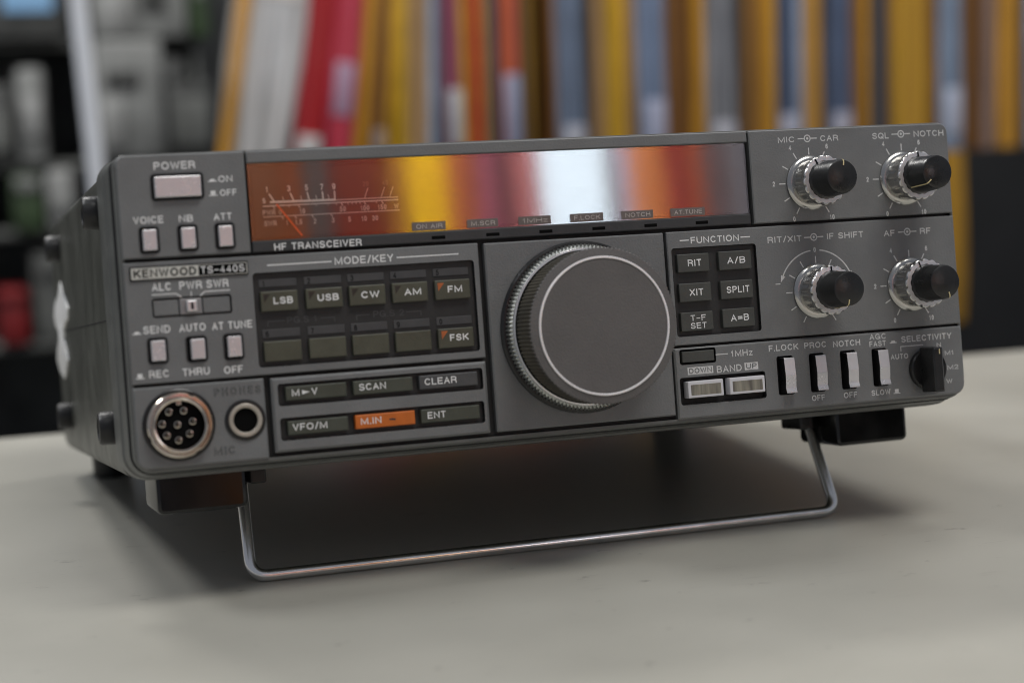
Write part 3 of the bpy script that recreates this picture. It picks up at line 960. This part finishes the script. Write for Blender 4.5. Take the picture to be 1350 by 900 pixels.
# ---- main tuning knob
kx, kz = 135.9, 30.9
q = MB()
q.lathe(kx, kz, [(26.2, .3), (26.2, -.9), (25.6, -1.5), (24.2, -1.7), (24.2, -2.0)], M['blackplastic'], 96, None, False, False)
tk = part(q, "tuning_knob", "large ribbed tuning knob with a pale ring on its face")
q = MB()
NT = 124


def teeth(k, a):
    return 1.0 + (0.017 * (1 if int(round(a / (2 * math.pi) * NT * 2)) % 2 else -1) if k in (1, 2) else 0.0)


q.lathe(kx, kz, [(24.0, -1.6), (24.9, -2.0), (24.5, -4.2), (23.9, -4.7)], M['knurl'], NT * 2, teeth, False, False)
q.lathe(kx, kz, [(23.8, -4.4), (23.9, -4.8), (23.7, -5.2), (23.2, -5.3)], M['alubright'], 96, None, False, False)
q.build("knurled_ring", tk)
q = MB()
NR = 120


def ribs(k, a):
    return 1.0 + (0.0075 * (1 if int(round(a / (2 * math.pi) * NR * 4)) % 4 in (1, 2) else -1) if 1 <= k <= 6 else 0.0)


q.lathe(kx, kz, [(22.4, -5.2), (22.75, -5.6), (22.75, -9.0), (22.75, -9.3), (22.75, -13.2), (22.75, -13.5), (22.75, -17.5), (22.5, -17.9)], M['grip'], NR * 4, ribs, False, False)
q.build("ribbed_grip", tk)
q = MB()
q.lathe(kx, kz, [(22.3, -17.6), (23.1, -17.7), (23.15, -18.4), (22.95, -18.8), (20.75, -19.2), (20.7, -19.0)], M['knobface'], NR * 4, lambda lv, a: ribs(lv, a) if lv in (1, 2) else 1.0, False, False)
q.lathe(kx, kz, [(19.9, -19.0), (19.8, -19.25), (0.01, -19.3)], M['knobface'], 96, None, False, True)
fc = q.build("knob_face", tk)
q = MB()
q.lathe(kx, kz, [(20.62, -19.0), (20.6, -19.45), (20.46, -19.6), (20.06, -19.6), (19.92, -19.45), (19.88, -19.0)], M['ring'], 128, None, False, False)
q.build("face_ring", tk)


# ---- four dual control knobs
def control_knob(cx, cz, ring_deg, ptr_deg):
    q = MB()
    q.lathe(cx, cz, [(8.7, .1), (8.7, -.7), (8.2, -1.3), (7.6, -1.5), (7.15, -1.6)], M['alu'], 64, None, False, False)
    k = part(q, "control_knob")
    q = MB()

    def scallop(lv, a):
        return 1.0 + (0.045 * (abs(math.cos(8.5 * (a - math.radians(ring_deg)))) - .6) if lv in (2, 3, 4) else 0)
    q.lathe(cx, cz, [(7.2, -1.5), (7.1, -7.6), (7.55, -8.2), (7.75, -8.5), (7.7, -9.8), (7.3, -10.2), (5.9, -10.25)], M['alu'], 136, scallop, False, False)
    # bright turned edge and the black index line on it
    q.lathe(cx, cz, [(7.62, -9.8), (7.3, -10.24), (6.1, -10.32)], M['alubright'], 136, lambda lv, a: scallop(4, a), False, False)
    a = math.radians(ring_deg)
    q.ribbon([(cx + 5.9 * math.cos(a), cz + 5.9 * math.sin(a)), (cx + 7.5 * math.cos(a), cz + 7.5 * math.sin(a))], .5, -10.42, M['ink_hole_dark'])
    q.build("outer_ring", k)
    q = MB()
    q.lathe(cx, cz, [(6.05, -9.8), (6.0, -10.6), (5.75, -11.2), (5.35, -19.8), (5.1, -20.5), (4.5, -20.8), (0.01, -20.85)], M['blackplastic'], 64, None, False, True)
    cp = q.build("knob_cap", k)
    q = MB()
    a = math.radians(ptr_deg)
    u = Vector((math.cos(a), 0, math.sin(a)))
    t = Vector((-math.sin(a), 0, math.cos(a)))
    o_ = Vector((cx, 0, cz))
    pts = [(5.86, -11.6), (5.42, -19.7), (5.15, -20.55), (4.5, -20.92), (3.4, -20.95)]
    vs, fs = [], []
    for r_, y_ in pts:
        for sg in (-.22, .22):
            p_ = o_ + u * (r_ + .04) + t * sg
            vs.append((p_.x, y_, p_.z))
    for i in range(len(pts) - 1):
        fs.append((2 * i, 2 * i + 1, 2 * i + 3, 2 * i + 2))
    q.add(vs, fs, M['pointer'])
    q.build("pointer_line", cp)


control_knob(217.0, 71.2, 118, 82)
control_knob(250.5, 71.2, 92, 222)
control_knob(216.7, 36.7, 92, 262)
control_knob(250.5, 36.7, 112, 285)

# selectivity selector: disc with a raised finger bar
q = MB()
q.lathe(254.0, 9.0, [(6.5, .1), (6.5, -1.6), (6.1, -2.1), (.01, -2.1)], M['blackplastic'], 48, None, False, True)
q.loops([(rrect(250.7, 254.2, 1.9, 16.0, .6, 4, .5), -10.4), (rrect(250.6, 254.4, 1.7, 16.1, .6, 4, .1), -9.9), (rrect(250.8, 255.6, 1.6, 16.2, .6, 4), -2.0)], M['blackplastic'])
sk_ = part(q, "selector_knob")
q = MB()
q.ribbon([(252.9, 13.9), (252.9, 15.5)], .45, -10.44, M['pointer'])
q.build("pointer_line", sk_)

# ---- rubber bumpers on the left side, feet and stand
for y_, z_ in ((27.5, 75.0), (27.5, 11.6), (186, 74.4), (186, 11.2)):
    q = MB()
    n = 28
    L = []
    for x_, r_ in ((CX0 + .3, 4.9), (CX0 - .9, 5.0), (CX0 - 4.3, 4.9), (CX0 - 5.0, 4.5), (CX0 - 5.1, 3.6), (CX0 - 4.7, 3.3)):
        L.append([(x_, y_ + r_ * math.cos(2 * math.pi * i / n), z_ + r_ * math.sin(2 * math.pi * i / n)) for i in range(n)])
    vs = [p_ for lp in L for p_ in lp]
    fs = [(k * n + i, (k + 1) * n + i, (k + 1) * n + (i + 1) % n, k * n + (i + 1) % n) for k in range(len(L) - 1) for i in range(n)]
    fs.append(tuple(range((len(L) - 1) * n + n - 1, (len(L) - 1) * n - 1, -1)))
    q.add(vs, fs, M['rubber'])
    part(q, "rubber_bumper")

# worn white emblem stuck on the side near the back
q = MB()
outl = [(190, 62), (199, 58), (221, 54.5), (228, 50.5), (224, 46.5), (211, 43.5), (212, 40), (224, 36), (229, 32), (221, 28), (200, 25),
        (190, 28), (179, 32), (182, 36), (191, 40), (187, 44), (167, 47.5), (161, 51), (173, 55), (183, 58)]
n = len(outl)
vs = [(CX0 + .2, y_, z_) for y_, z_ in outl] + [(CX0 - .5, y_, z_) for y_, z_ in outl] + [(CX0 - .8, 195 + (y_ - 195) * .93, 43.5 + (z_ - 43.5) * .93) for y_, z_ in outl]
fs = [(k * n + i, k * n + (i + 1) % n, (k + 1) * n + (i + 1) % n, (k + 1) * n + i) for k in range(2) for i in range(n)]
fs.append(tuple(range(2 * n, 3 * n)))
q.add(vs, fs, M['worn'])
part(q, "side_emblem", "worn white emblem on the side of the case")

for x0, x1 in ((7.5, 34.4), (233.6, 260.5)):
    q = MB()
    q.loops([(rrect(x0, x1, -15.6, -3.0, (.3, .3, 2, 2), 4, 1.2), 25.8), (rrect(x0, x1, -15.6, -3.0, (.3, .3, 2, 2), 4, .3), 26.2), (rrect(x0, x1, -15.6, -3.0, (.3, .3, 2, 2), 4), 27),
             (rrect(x0, x1, -15.2, -3.0, (.3, .3, 2, 2), 4), 52), (rrect(x0, x1, -14.5, -3.0, (.3, .3, 2, 2), 4, 1), 53)], M['gloss'])
    part(q, "front_foot")
for x0, x1 in ((37.2, 42.5), (225.5, 230.8)):
    q = MB()
    q.block(x0, x1, -9.6, -3.2, 36, 50, M['blackplastic'], .8, .6)
    part(q, "stand_hinge")
for x_ in (14.0, 254.0):
    q = MB()
    n = 24
    L = []
    ztab = -39.1 + (218 - 30) * math.tan(TAU)
    for z_, r_ in ((-3.2, 7.6), (ztab + 1.5, 7.2), (ztab + .3, 6.6)):
        L.append([(x_ + r_ * math.cos(2 * math.pi * i / n), 218 + r_ * math.sin(2 * math.pi * i / n), z_ + (r_ * math.sin(2 * math.pi * i / n)) * math.tan(TAU) * (z_ < -4)) for i in range(n)])
    vs = [p_ for lp in L for p_ in lp]
    fs = [(k * n + i, (k + 1) * n + i, (k + 1) * n + (i + 1) % n, k * n + (i + 1) % n) for k in range(2) for i in range(n)] + [tuple(range(2 * n, 3 * n)), tuple(range(n))]
    q.add(vs, fs, M['rubber'])
    part(q, "rear_foot")

q = MB()
RB = 1.85
top_l, bot_l = Vector((35.9, 44.5, -5.5)), Vector((34.6, 30.0, -37.2))
top_r, bot_r = Vector((232.1, 44.5, -5.5)), Vector((233.4, 30.0, -37.2))


def fillet(p, c_, n_, r_=5.5, k=8):
    a = (p - c_).normalized()
    b_ = (n_ - c_).normalized()
    s_ = c_ + a * r_
    e_ = c_ + b_ * r_
    return [s_ * (1 - t) ** 2 + c_ * 2 * t * (1 - t) + e_ * t * t for t in [i / k for i in range(k + 1)]]


pts = [top_l + (top_l - bot_l) * .12, top_l] + fillet(top_l, bot_l, bot_r) + fillet(bot_l, bot_r, top_r) + [top_r, top_r + (top_r - bot_r) * .12]
q.tube(pts, RB, M['chrome'], 20)
part(q, "wire_stand", "polished wire stand bent in a wide U")

# ---------------------------------------------------------------- behind the table: black counter with rows of sleeves
M['counter'] = mat("black counter board", (0.006, 0.006, 0.006), 0.6, var=0.3, scale=20)
q = MB()
q.box(30, 1173, 1191, 1420, -738, 75, M['counter'], 3)
tag(q.build("display_counter"), "black counter behind the table with a row of coloured packets on top", "counter")


def pack(name, x0, x1, colr, y=1211, z0=75.5, h=310, depth=150, tilt=0.0, label="", cat="packet", group="packets standing in a row on the black counter",
         edge=None, patch=None, spots=None, far=True):
    """a flat packet stood on edge: bulging body, header edge, optional front label patches"""
    base = Vector(((x0 + x1) / 2, y, z0))
    r = bpy.data.objects.new(name, None)
    COL.objects.link(r)
    r.location = base * MM
    r.rotation_euler = (0, math.radians(tilt), random.uniform(-.06, .06))
    tag(r, label, cat, group)
    w = (x1 - x0)
    m = mat(name + " board", colr, 0.22, var=0.45, scale=34, stretch=(4.5, 1, .16), bump=0.9, bscale=26, col2=spots, detail=3, coat=0.6)
    m.node_tree.nodes["Bump"].inputs["Distance"].default_value = 0.004
    q = MB()
    n = 9
    L = []
    for i in range(n):
        t = i / (n - 1)
        bul = 0.42 + 0.08 * math.sin(math.pi * t) + 0.02 * math.sin(9 * t + x0)
        hw = w * bul
        L.append([(-hw * .55, 0, h * t), (hw * .55, 0, h * t), (hw, 5, h * t), (hw, depth, h * t), (-hw, depth, h * t), (-hw, 5, h * t)])
    vs = [p_ for lp in L for p_ in lp]
    fs = [(k * 6 + i, k * 6 + (i + 1) % 6, (k + 1) * 6 + (i + 1) % 6, (k + 1) * 6 + i) for k in range(n - 1) for i in range(6)]
    fs += [tuple(range(5, -1, -1)), tuple(range((n - 1) * 6, n * 6))]
    q.add(vs, fs, m)
    q.build("sleeve", r, smooth=False)
    if edge:
        q = MB()
        me_ = mat(name + " edge", edge, 0.4, var=0.2, scale=30)
        q.box(-w * .5, -w * .22, -1.6, depth * .9, 1, h - 4, me_, .6)
        q.build("card_edge", r)
    if far and w > 18 and depth > 50:
        q = MB()
        ec = random.choice([(0.56, 0.30, 0.02), (0.03, 0.03, 0.035), (0.20, 0.09, 0.02), (0.34, 0.42, 0.55), (0.02, 0.02, 0.025)])
        e2 = mat(name + " far edge", ec, 0.35, var=0.3, scale=30)
        f_ = random.uniform(.16, .30)
        q.box(w * (.5 - f_), w * .5, -2.2, depth * .85, 1, h - random.uniform(4, 20), e2, .6)
        q.build("card_edge", r)
    for pz0, pz1, pcol in (patch or ()):
        q = MB()
        pm = mat(name + " label", pcol, 0.35, var=0.12, scale=60)
        q.box(-w * .34, w * .34, -1.2, -.2, pz0, pz1, pm, .3)
        q.build("label_sticker", r)
    return r


AM, YE, TA, BR = (0.56, 0.27, 0.022), (0.58, 0.34, 0.018), (0.36, 0.22, 0.10), (0.20, 0.085, 0.018)
NV, ST, GR, DG = (0.12, 0.17, 0.30), (0.27, 0.35, 0.50), (0.36, 0.37, 0.40), (0.10, 0.11, 0.13)  # sleeve blues and grey lightened: window glints on plastic put into the colour
WH, RD, PK, OR = (0.50, 0.49, 0.48), (0.46, 0.018, 0.022), (0.55, 0.07, 0.13), (0.55, 0.11, 0.045)
LB, BLK = (0.40, 0.52, 0.70), (0.01, 0.01, 0.01)
wl_ = [(5, 42, (0.40, 0.41, 0.47))]
PK_LIST = [
    (97, 110, AM, 10.0, "thin amber card leaning at the outer end of the packet row", dict(depth=25)),
    (111, 166, WH, 9.5, "wide white plastic packet leaning beside the thin amber card", dict(far=False, patch=[(175, 187, (.75, .7, .66))])),
    (167, 199, RD, 8.5, "deep red packet leaning against the wide white one", dict(far=False, spots=(0.34, .012, .016), patch=[(3, 42, (.5, .48, .47))])),
    (200, 228, PK, 7.5, "pink and red packet with a pale violet patch", dict(far=False, spots=(.45, .02, .03), patch=[(60, 112, (.40, .26, .36))])),
    (229, 245, AM, 7.0, "amber packet beside the pink and red one", {}),
    (246, 269, BR, 4.5, "dark brown packet with a pale foot", dict(patch=[(2, 45, (.24, .18, .15))])),
    (275, 315, TA, 2.0, "broad tan packet with yellow card edges", dict(edge=YE)),
    (319, 327, DG, 0.0, "thin charcoal card between tan and pink packets", {}),
    (327, 353, (0.36, 0.07, 0.12), 0.0, "dusky pink packet with pale and dark blotches", dict(spots=(.20, .06, .10), patch=[(25, 82, (.42, .43, .46))])),
    (353, 372, RD, 0.0, "plain upright red packet", {}),
    (373, 385, DG, 0.0, "slim grey card beside the plain red packet", {}),
    (387, 412, OR, 0.0, "orange red packet with a pale blue patch low down", dict(patch=[(20, 95, (.30, .31, .42))])),
    (413, 424, (0.30, 0.16, 0.02), 0.0, "narrow ochre card by the black gap in the row", {}),
    (437, 448, BR, 0.0, "narrow brown card just past the black gap", {}),
    (448, 482, ST, 0.0, "grey blue sleeve with a white label, first past the black gap", dict(spots=(.03, .035, .05), patch=wl_)),
    (484, 502, TA, 0.0, "tan card beside the first grey blue sleeve", {}),
    (502, 522, YE, 0.0, "bright yellow card between two tan ones", {}),
    (522, 537, TA, 0.0, "tan card beside the steel blue sleeve", {}),
    (538, 575, (0.28, 0.37, 0.56), 0.0, "steel blue sleeve with a bright label low down", dict(spots=(.07, .09, .13), patch=[(5, 65, (.36, .38, .50))])),
    (577, 595, BR, 0.0, "dark brown card beside the steel blue sleeve", {}),
    (598, 614, AM, 0.0, "amber card between brown card and smoky grey sleeve", {}),
    (615, 652, GR, 0.0, "smoky grey sleeve with a white label at the foot", dict(spots=(.035, .035, .04), patch=[(5, 40, (.42, .42, .47))])),
    (653, 673, (0.26, 0.13, 0.03), 0.0, "brown card beside the smoky grey sleeve", {}),
    (673, 693, AM, 0.0, "amber card beside a slim navy sleeve", {}),
    (694, 724, NV, 0.0, "slim navy sleeve with a white label above the knobs", dict(spots=(.02, .022, .03), patch=[(5, 45, (.40, .40, .48))])),
    (725, 754, (0.52, 0.27, 0.05), 0.0, "wide amber card between the two navy sleeves", {}),
    (755, 792, (0.15, 0.21, 0.36), 0.0, "wider navy sleeve with a white label and grey edge", dict(spots=(.025, .03, .045), patch=[(5, 45, (.40, .40, .48))])),
    (793, 809, AM, 0.0, "amber card beside the wider navy sleeve", {}),
    (810, 832, DG, 0.0, "dark grey sleeve beside the broad yellow packet", dict(spots=(.03, .03, .035))),
    (833, 889, YE, 0.0, "broadest yellow packet in the row", dict(spots=(.42, .20, .02))),
    (892, 930, LB, 0.0, "light blue sleeve with a bright white label", dict(spots=(.07, .09, .13), patch=[(17, 67, (.50, .54, .66))])),
    (932, 948, BR, 0.0, "brown card beside the light blue sleeve", {}),
    (949, 967, (0.30, 0.20, 0.16), 0.0, "dull mauve brown card near the end of the row", {}),
    (968, 1000, AM, 0.0, "amber packet at the far end of the row", {}),
    (1003, 1048, ST, 0.0, "grey blue sleeve ending the row beyond the amber packet", dict(spots=(.05, .06, .08))),
]
for x0, x1, cl, tl, lb, kw in PK_LIST:
    pack("packet", x0, x1, cl, tilt=tl, label=lb, **kw)

# one yellow packet hangs down the front of the counter
q = MB()
hb = mat("yellow hanging packet paper", (0.40, 0.21, 0.02), 0.45, var=0.25, scale=30, stretch=(2, 1, .5))
n = 8
L = []
for i in range(n):
    t = i / (n - 1)
    hw = 12 + 1.2 * math.sin(5 * t)
    yy = 1182 - 2.5 * math.sin(3 * t)
    L.append([(893 - hw, yy, -112 + 187 * t), (893 + hw, yy, -112 + 187 * t), (893 + hw, 1190.5, -112 + 187 * t), (893 - hw, 1190.5, -112 + 187 * t)])
vs = [p_ for lp in L for p_ in lp]
fs = [(k * 4 + i, k * 4 + (i + 1) % 4, (k + 1) * 4 + (i + 1) % 4, (k + 1) * 4 + i) for k in range(n - 1) for i in range(4)] + [(3, 2, 1, 0), tuple(range(4 * n - 4, 4 * n))]
q.add(vs, fs, hb)
tag(q.build("hanging_packet", smooth=False), "narrow yellow packet hanging down the black counter front", "packet")

# ---------------------------------------------------------------- dim shelf of clutter beyond the other end of the table
rack = bpy.data.objects.new("storage_rack", None)
COL.objects.link(rack)
rack.location = (-125 * MM, 1888 * MM, -740 * MM)
tag(rack, "dark storage rack full of clutter behind the pale table", "rack")
M['rack'] = mat("dark rack paint", (0.12, 0.125, 0.118), 0.6, var=0.55, scale=11, detail=3)
for z_ in (-325, -130, 8, 88, 235, 443):
    q = MB()
    q.box(-480, 288, -144, 192, z_ - 8, z_, M['rack'], 1)
    q.build("shelf_board", rack, (0, 0, 740))
q = MB()
q.box(-480, 288, 193, 200, -739, 683, M['rack'])
q.build("back_panel", rack, (0, 0, 740))
for x_ in (-487, 289):
    q = MB()
    q.box(x_, x_ + 6, -144, 200, -739, 683, M['rack'], 1)
    q.build("side_panel", rack, (0, 0, 740))


def bits(name, label, cat, loc, build):
    r = bpy.data.objects.new(name, None)
    COL.objects.link(r)
    r.location = Vector(loc) * MM
    tag(r, label, cat)
    build(r)
    return r


def simple(name, label, cat, x0, x1, z0, z1, y0, y1, m, bev=3.0, trim=None):
    r = bpy.data.objects.new(name, None)
    COL.objects.link(r)
    cx, cy = (x0 + x1) / 2, (y0 + y1) / 2
    r.location = (cx * MM, cy * MM, z0 * MM)
    tag(r, label, cat)
    q = MB()
    q.box(x0 - cx, x1 - cx, y0 - cy, y1 - cy, 0, z1 - z0, m, bev)
    q.build("body", r)
    if trim:
        for nm, a0, a1, h0, h1, mm_ in trim:
            q = MB()
            q.box(a0, a1, y0 - cy - 4, y0 - cy + 1, h0, h1, mm_, 1.0)
            q.build(nm, r)
    return r


gm = mat("grey enamel", (0.20, 0.206, 0.200), 0.5, var=0.35, scale=22, detail=3)
gl2 = mat("pale grey enamel", (0.27, 0.275, 0.27), 0.45, var=0.25, scale=25, detail=3)
dk = mat("black moulded plastic", (0.050, 0.052, 0.050), 0.5, var=0.3, scale=30)
gn = mat("dark green card", (0.045, 0.075, 0.035), 0.5, var=0.4, scale=25, detail=3)
rd = mat("dull red lacquer", (0.20, 0.016, 0.018), 0.45, var=0.3, scale=25)
simple("instrument_case", "tall grey instrument case beside the bright steel pole", "case", 41, 121, 88.4, 233.6, 1715, 1856, gm, 4,
       [("dark_vent", -29, 10, 88, 109, dk), ("front_plate", -35, -10, 13, 77, gl2)])
simple("junction_box", "grey box on the upper shelf over the grey instrument case", "box", 45, 157, 235.4, 379.2, 1728, 1856, gm, 4,
       [("dark_vent", 0, 29, 32, 96, dk), ("front_plate", -48, -13, 6, 80, gl2)])
simple("speaker_box", "black speaker box beside the grey instrument case", "speaker", 125, 182, 88.4, 180.8, 1718, 1840, dk, 3, [("speaker_grille", -22, 22, 13, 74, M['rack'])])
q = MB()
vs_r = [(0.01, 0), (14, 1.6), (19, 11), (18.5, 22), (13, 30), (0.01, 32)]
nn = 24
vs = [(139 + r_ * math.cos(2 * math.pi * i / nn), 1768 + r_ * math.sin(2 * math.pi * i / nn), 181.1 + z_) for r_, z_ in vs_r for i in range(nn)]
fs = [(k * nn + i, k * nn + (i + 1) % nn, (k + 1) * nn + (i + 1) % nn, (k + 1) * nn + i) for k in range(len(vs_r) - 1) for i in range(nn)]
q.add(vs, fs, gl2)
tag(q.build("cable_roll"), "pale grey roll sitting on top of the black speaker box", "roll")
simple("green_folder", "dark green folder standing behind the leaning amber card", "folder", 161, 179, 235.4, 371.2, 1709, 1848, gn, 1.5, [("folder_tab", -5, 5, 48, 96, gl2)])

# steel pole, leaning a little
pl = bpy.data.objects.new("steel_pole", None)
COL.objects.link(pl)
pl.location = (38 * MM, 1181 * MM, -739 * MM)
tag(pl, "bright slanting steel pole in front of the dark rack", "pole")
q2 = MB()
q2.tube([(38, 1181, -735), (-4, 1181, -260), (-20, 1181, 112), (-40, 1181, 560)], 8, mat("steel with painted shine", (0.80, 0.83, 0.88), 0.2, 0.0, var=0.05, scale=30, coat=0.5), 24)  # the window's shine on chrome, put into a white base colour
o_ = q2.build("pole_tube", pl, (-38, -1181, 739))
q2 = MB()
q2.box(-4, 80, 1140, 1190, -739, -729, M['steel'], 3)
q2.build("base_plate", pl, (-38, -1181, 739))

# small lit screen
scr = mat("lit blue screen", (0.02, 0.03, 0.05), 0.3, var=0.1, scale=30, emit=(0.30, 0.55, 0.85, 0.55))
simple("small_monitor", "small monitor with a lit pale blue screen on the rack", "monitor", -80, 9, 235.4, 334.4, 1728, 1808, dk, 3, [("screen", -26, 32, 34, 90, scr)])
simple("grey_canister", "mid grey canister on the rack under the small monitor", "canister", -51, -19, 88.4, 203.2, 1734, 1808, gm, 6, [("paper_label", -11, 11, 32, 80, gl2)])
simple("black_battery_pack", "squat black pack beside the mid grey canister", "battery", -103, -58, 88.4, 184.0, 1734, 1808, dk, 3, [("cover_plate", -16, 16, 16, 64, M['rack'])])
simple("green_carton", "small green carton on the rack below the canister", "carton", -64, -29, 8.4, 75.2, 1734, 1808, gn, 2, [("carton_flap", -14, 14, 48, 64, gm)])
simple("paper_bundle", "pale paper bundle beside the green carton", "paper", -23, 9, 8.4, 80.0, 1738, 1808, gl2, 5, [("wrapper_band", -13, 13, 22, 38, gm)])
simple("red_tin", "dull red tin low on the rack at the photo's edge", "tin", -90, -55, -129.6, -62.4, 1734, 1808, rd, 4, [("tin_lid", -18, 18, 54, 66, rd)])
simple("dark_crate", "dark grey crate low on the rack beside the red tin", "crate", -45, 51, -129.6, -20.8, 1744, 1856, M['rack'], 3, [("crate_rail", -45, 45, 80, 93, dk)])

# ---------------------------------------------------------------- what the display glass mirrors: a packet shelf facing the radio
q = MB()
q.box(20, 900, -1330, -1130, 190, 205, M['counter'], 2)
q.box(61, 849, -1325, -1130, 5, 18, M['counter'], 2)
q.box(20, 900, -1340, -1331, -739, 700, M['wall'])
q.box(30, 60, -1325, -1140, -739, 189, M['counter'], 2)
q.box(850, 880, -1325, -1140, -739, 189, M['counter'], 2)
tag(q.build("packet_shelf"), "black shelf of coloured packets facing the radio and mirrored in its display", "shelf")
RF = [
    (22, 92, (0.46, 0.17, 0.18), "wide rose pink packet added to tint the silver buttons, outer end of the mirrored shelf"),  # unseen, added for a pink reflection in the silver buttons
    (95, 142, (0.13, 0.038, 0.010), "brown packet at the start of the mirrored shelf"),
    (143, 163, (0.20, 0.040, 0.005), "rust packet on the mirrored shelf beside the brown one"),
    (164, 188, (0.055, 0.055, 0.058), "slate grey packet mirrored behind the meter scale"),
    (189, 244, (0.13, 0.013, 0.006), "wide maroon packet mirrored behind the meter scale"),
    (245, 264, (0.34, 0.13, 0.02), "ochre packet on the mirrored shelf beside the bright amber one"),
    (265, 303, (0.88, 0.43, 0.008), "bright amber packet mirrored in the middle of the display"),
    (304, 331, (0.36, 0.085, 0.035), "terracotta packet beside the bright amber one on the mirrored shelf"),
    (332, 354, (0.30, 0.08, 0.13), "mauve pink packet on the mirrored shelf"),
    (355, 371, (0.10, 0.03, 0.04), "dark plum packet on the mirrored shelf"),
    (372, 398, (0.42, 0.11, 0.11), "salmon packet just beside the bright window"),
    (480, 492, (0.50, 0.42, 0.58), "pale lavender packet just past the bright window"),
    (493, 530, (0.55, 0.18, 0.05), "orange packet beside the pale lavender one"),
    (531, 552, (0.26, 0.022, 0.03), "crimson packet on the mirrored shelf past the orange one"),
    (553, 572, (0.36, 0.075, 0.03), "vermilion packet on the mirrored shelf beside the crimson one"),
    (573, 600, (0.10, 0.075, 0.085), "ash grey packet near the end of the mirrored shelf"),
    (601, 615, (0.20, 0.20, 0.23), "pale grey packet on the mirrored shelf beside the ash grey one"),
    (616, 660, (0.075, 0.075, 0.10), "dark blue grey packet ending the mirrored shelf"),
]
for x0, x1, cl, lb in RF:
    o = pack("packet", x0, x1, cl, y=-1100, z0=205.5, h=250, depth=14, label=lb, group="packets on the mirrored shelf")
    o.rotation_euler = (0, 0, math.pi)
    o.location.y = -1132 * MM

simple("added_carton", "brown carton added for the sheen on the front foot, lower board of the mirrored packet shelf", "carton", 64, 190, 18.5, 150, -1290, -1128,  # unseen, added for a brown reflection in the glossy front foot
       mat("brown carton board", (0.26, 0.105, 0.038), 0.6, var=0.2, scale=20), 3, [("carton_flap", -50, 50, 118, 126, mat("carton tape", (0.5, 0.28, 0.12), 0.4, var=0.1, scale=30))])
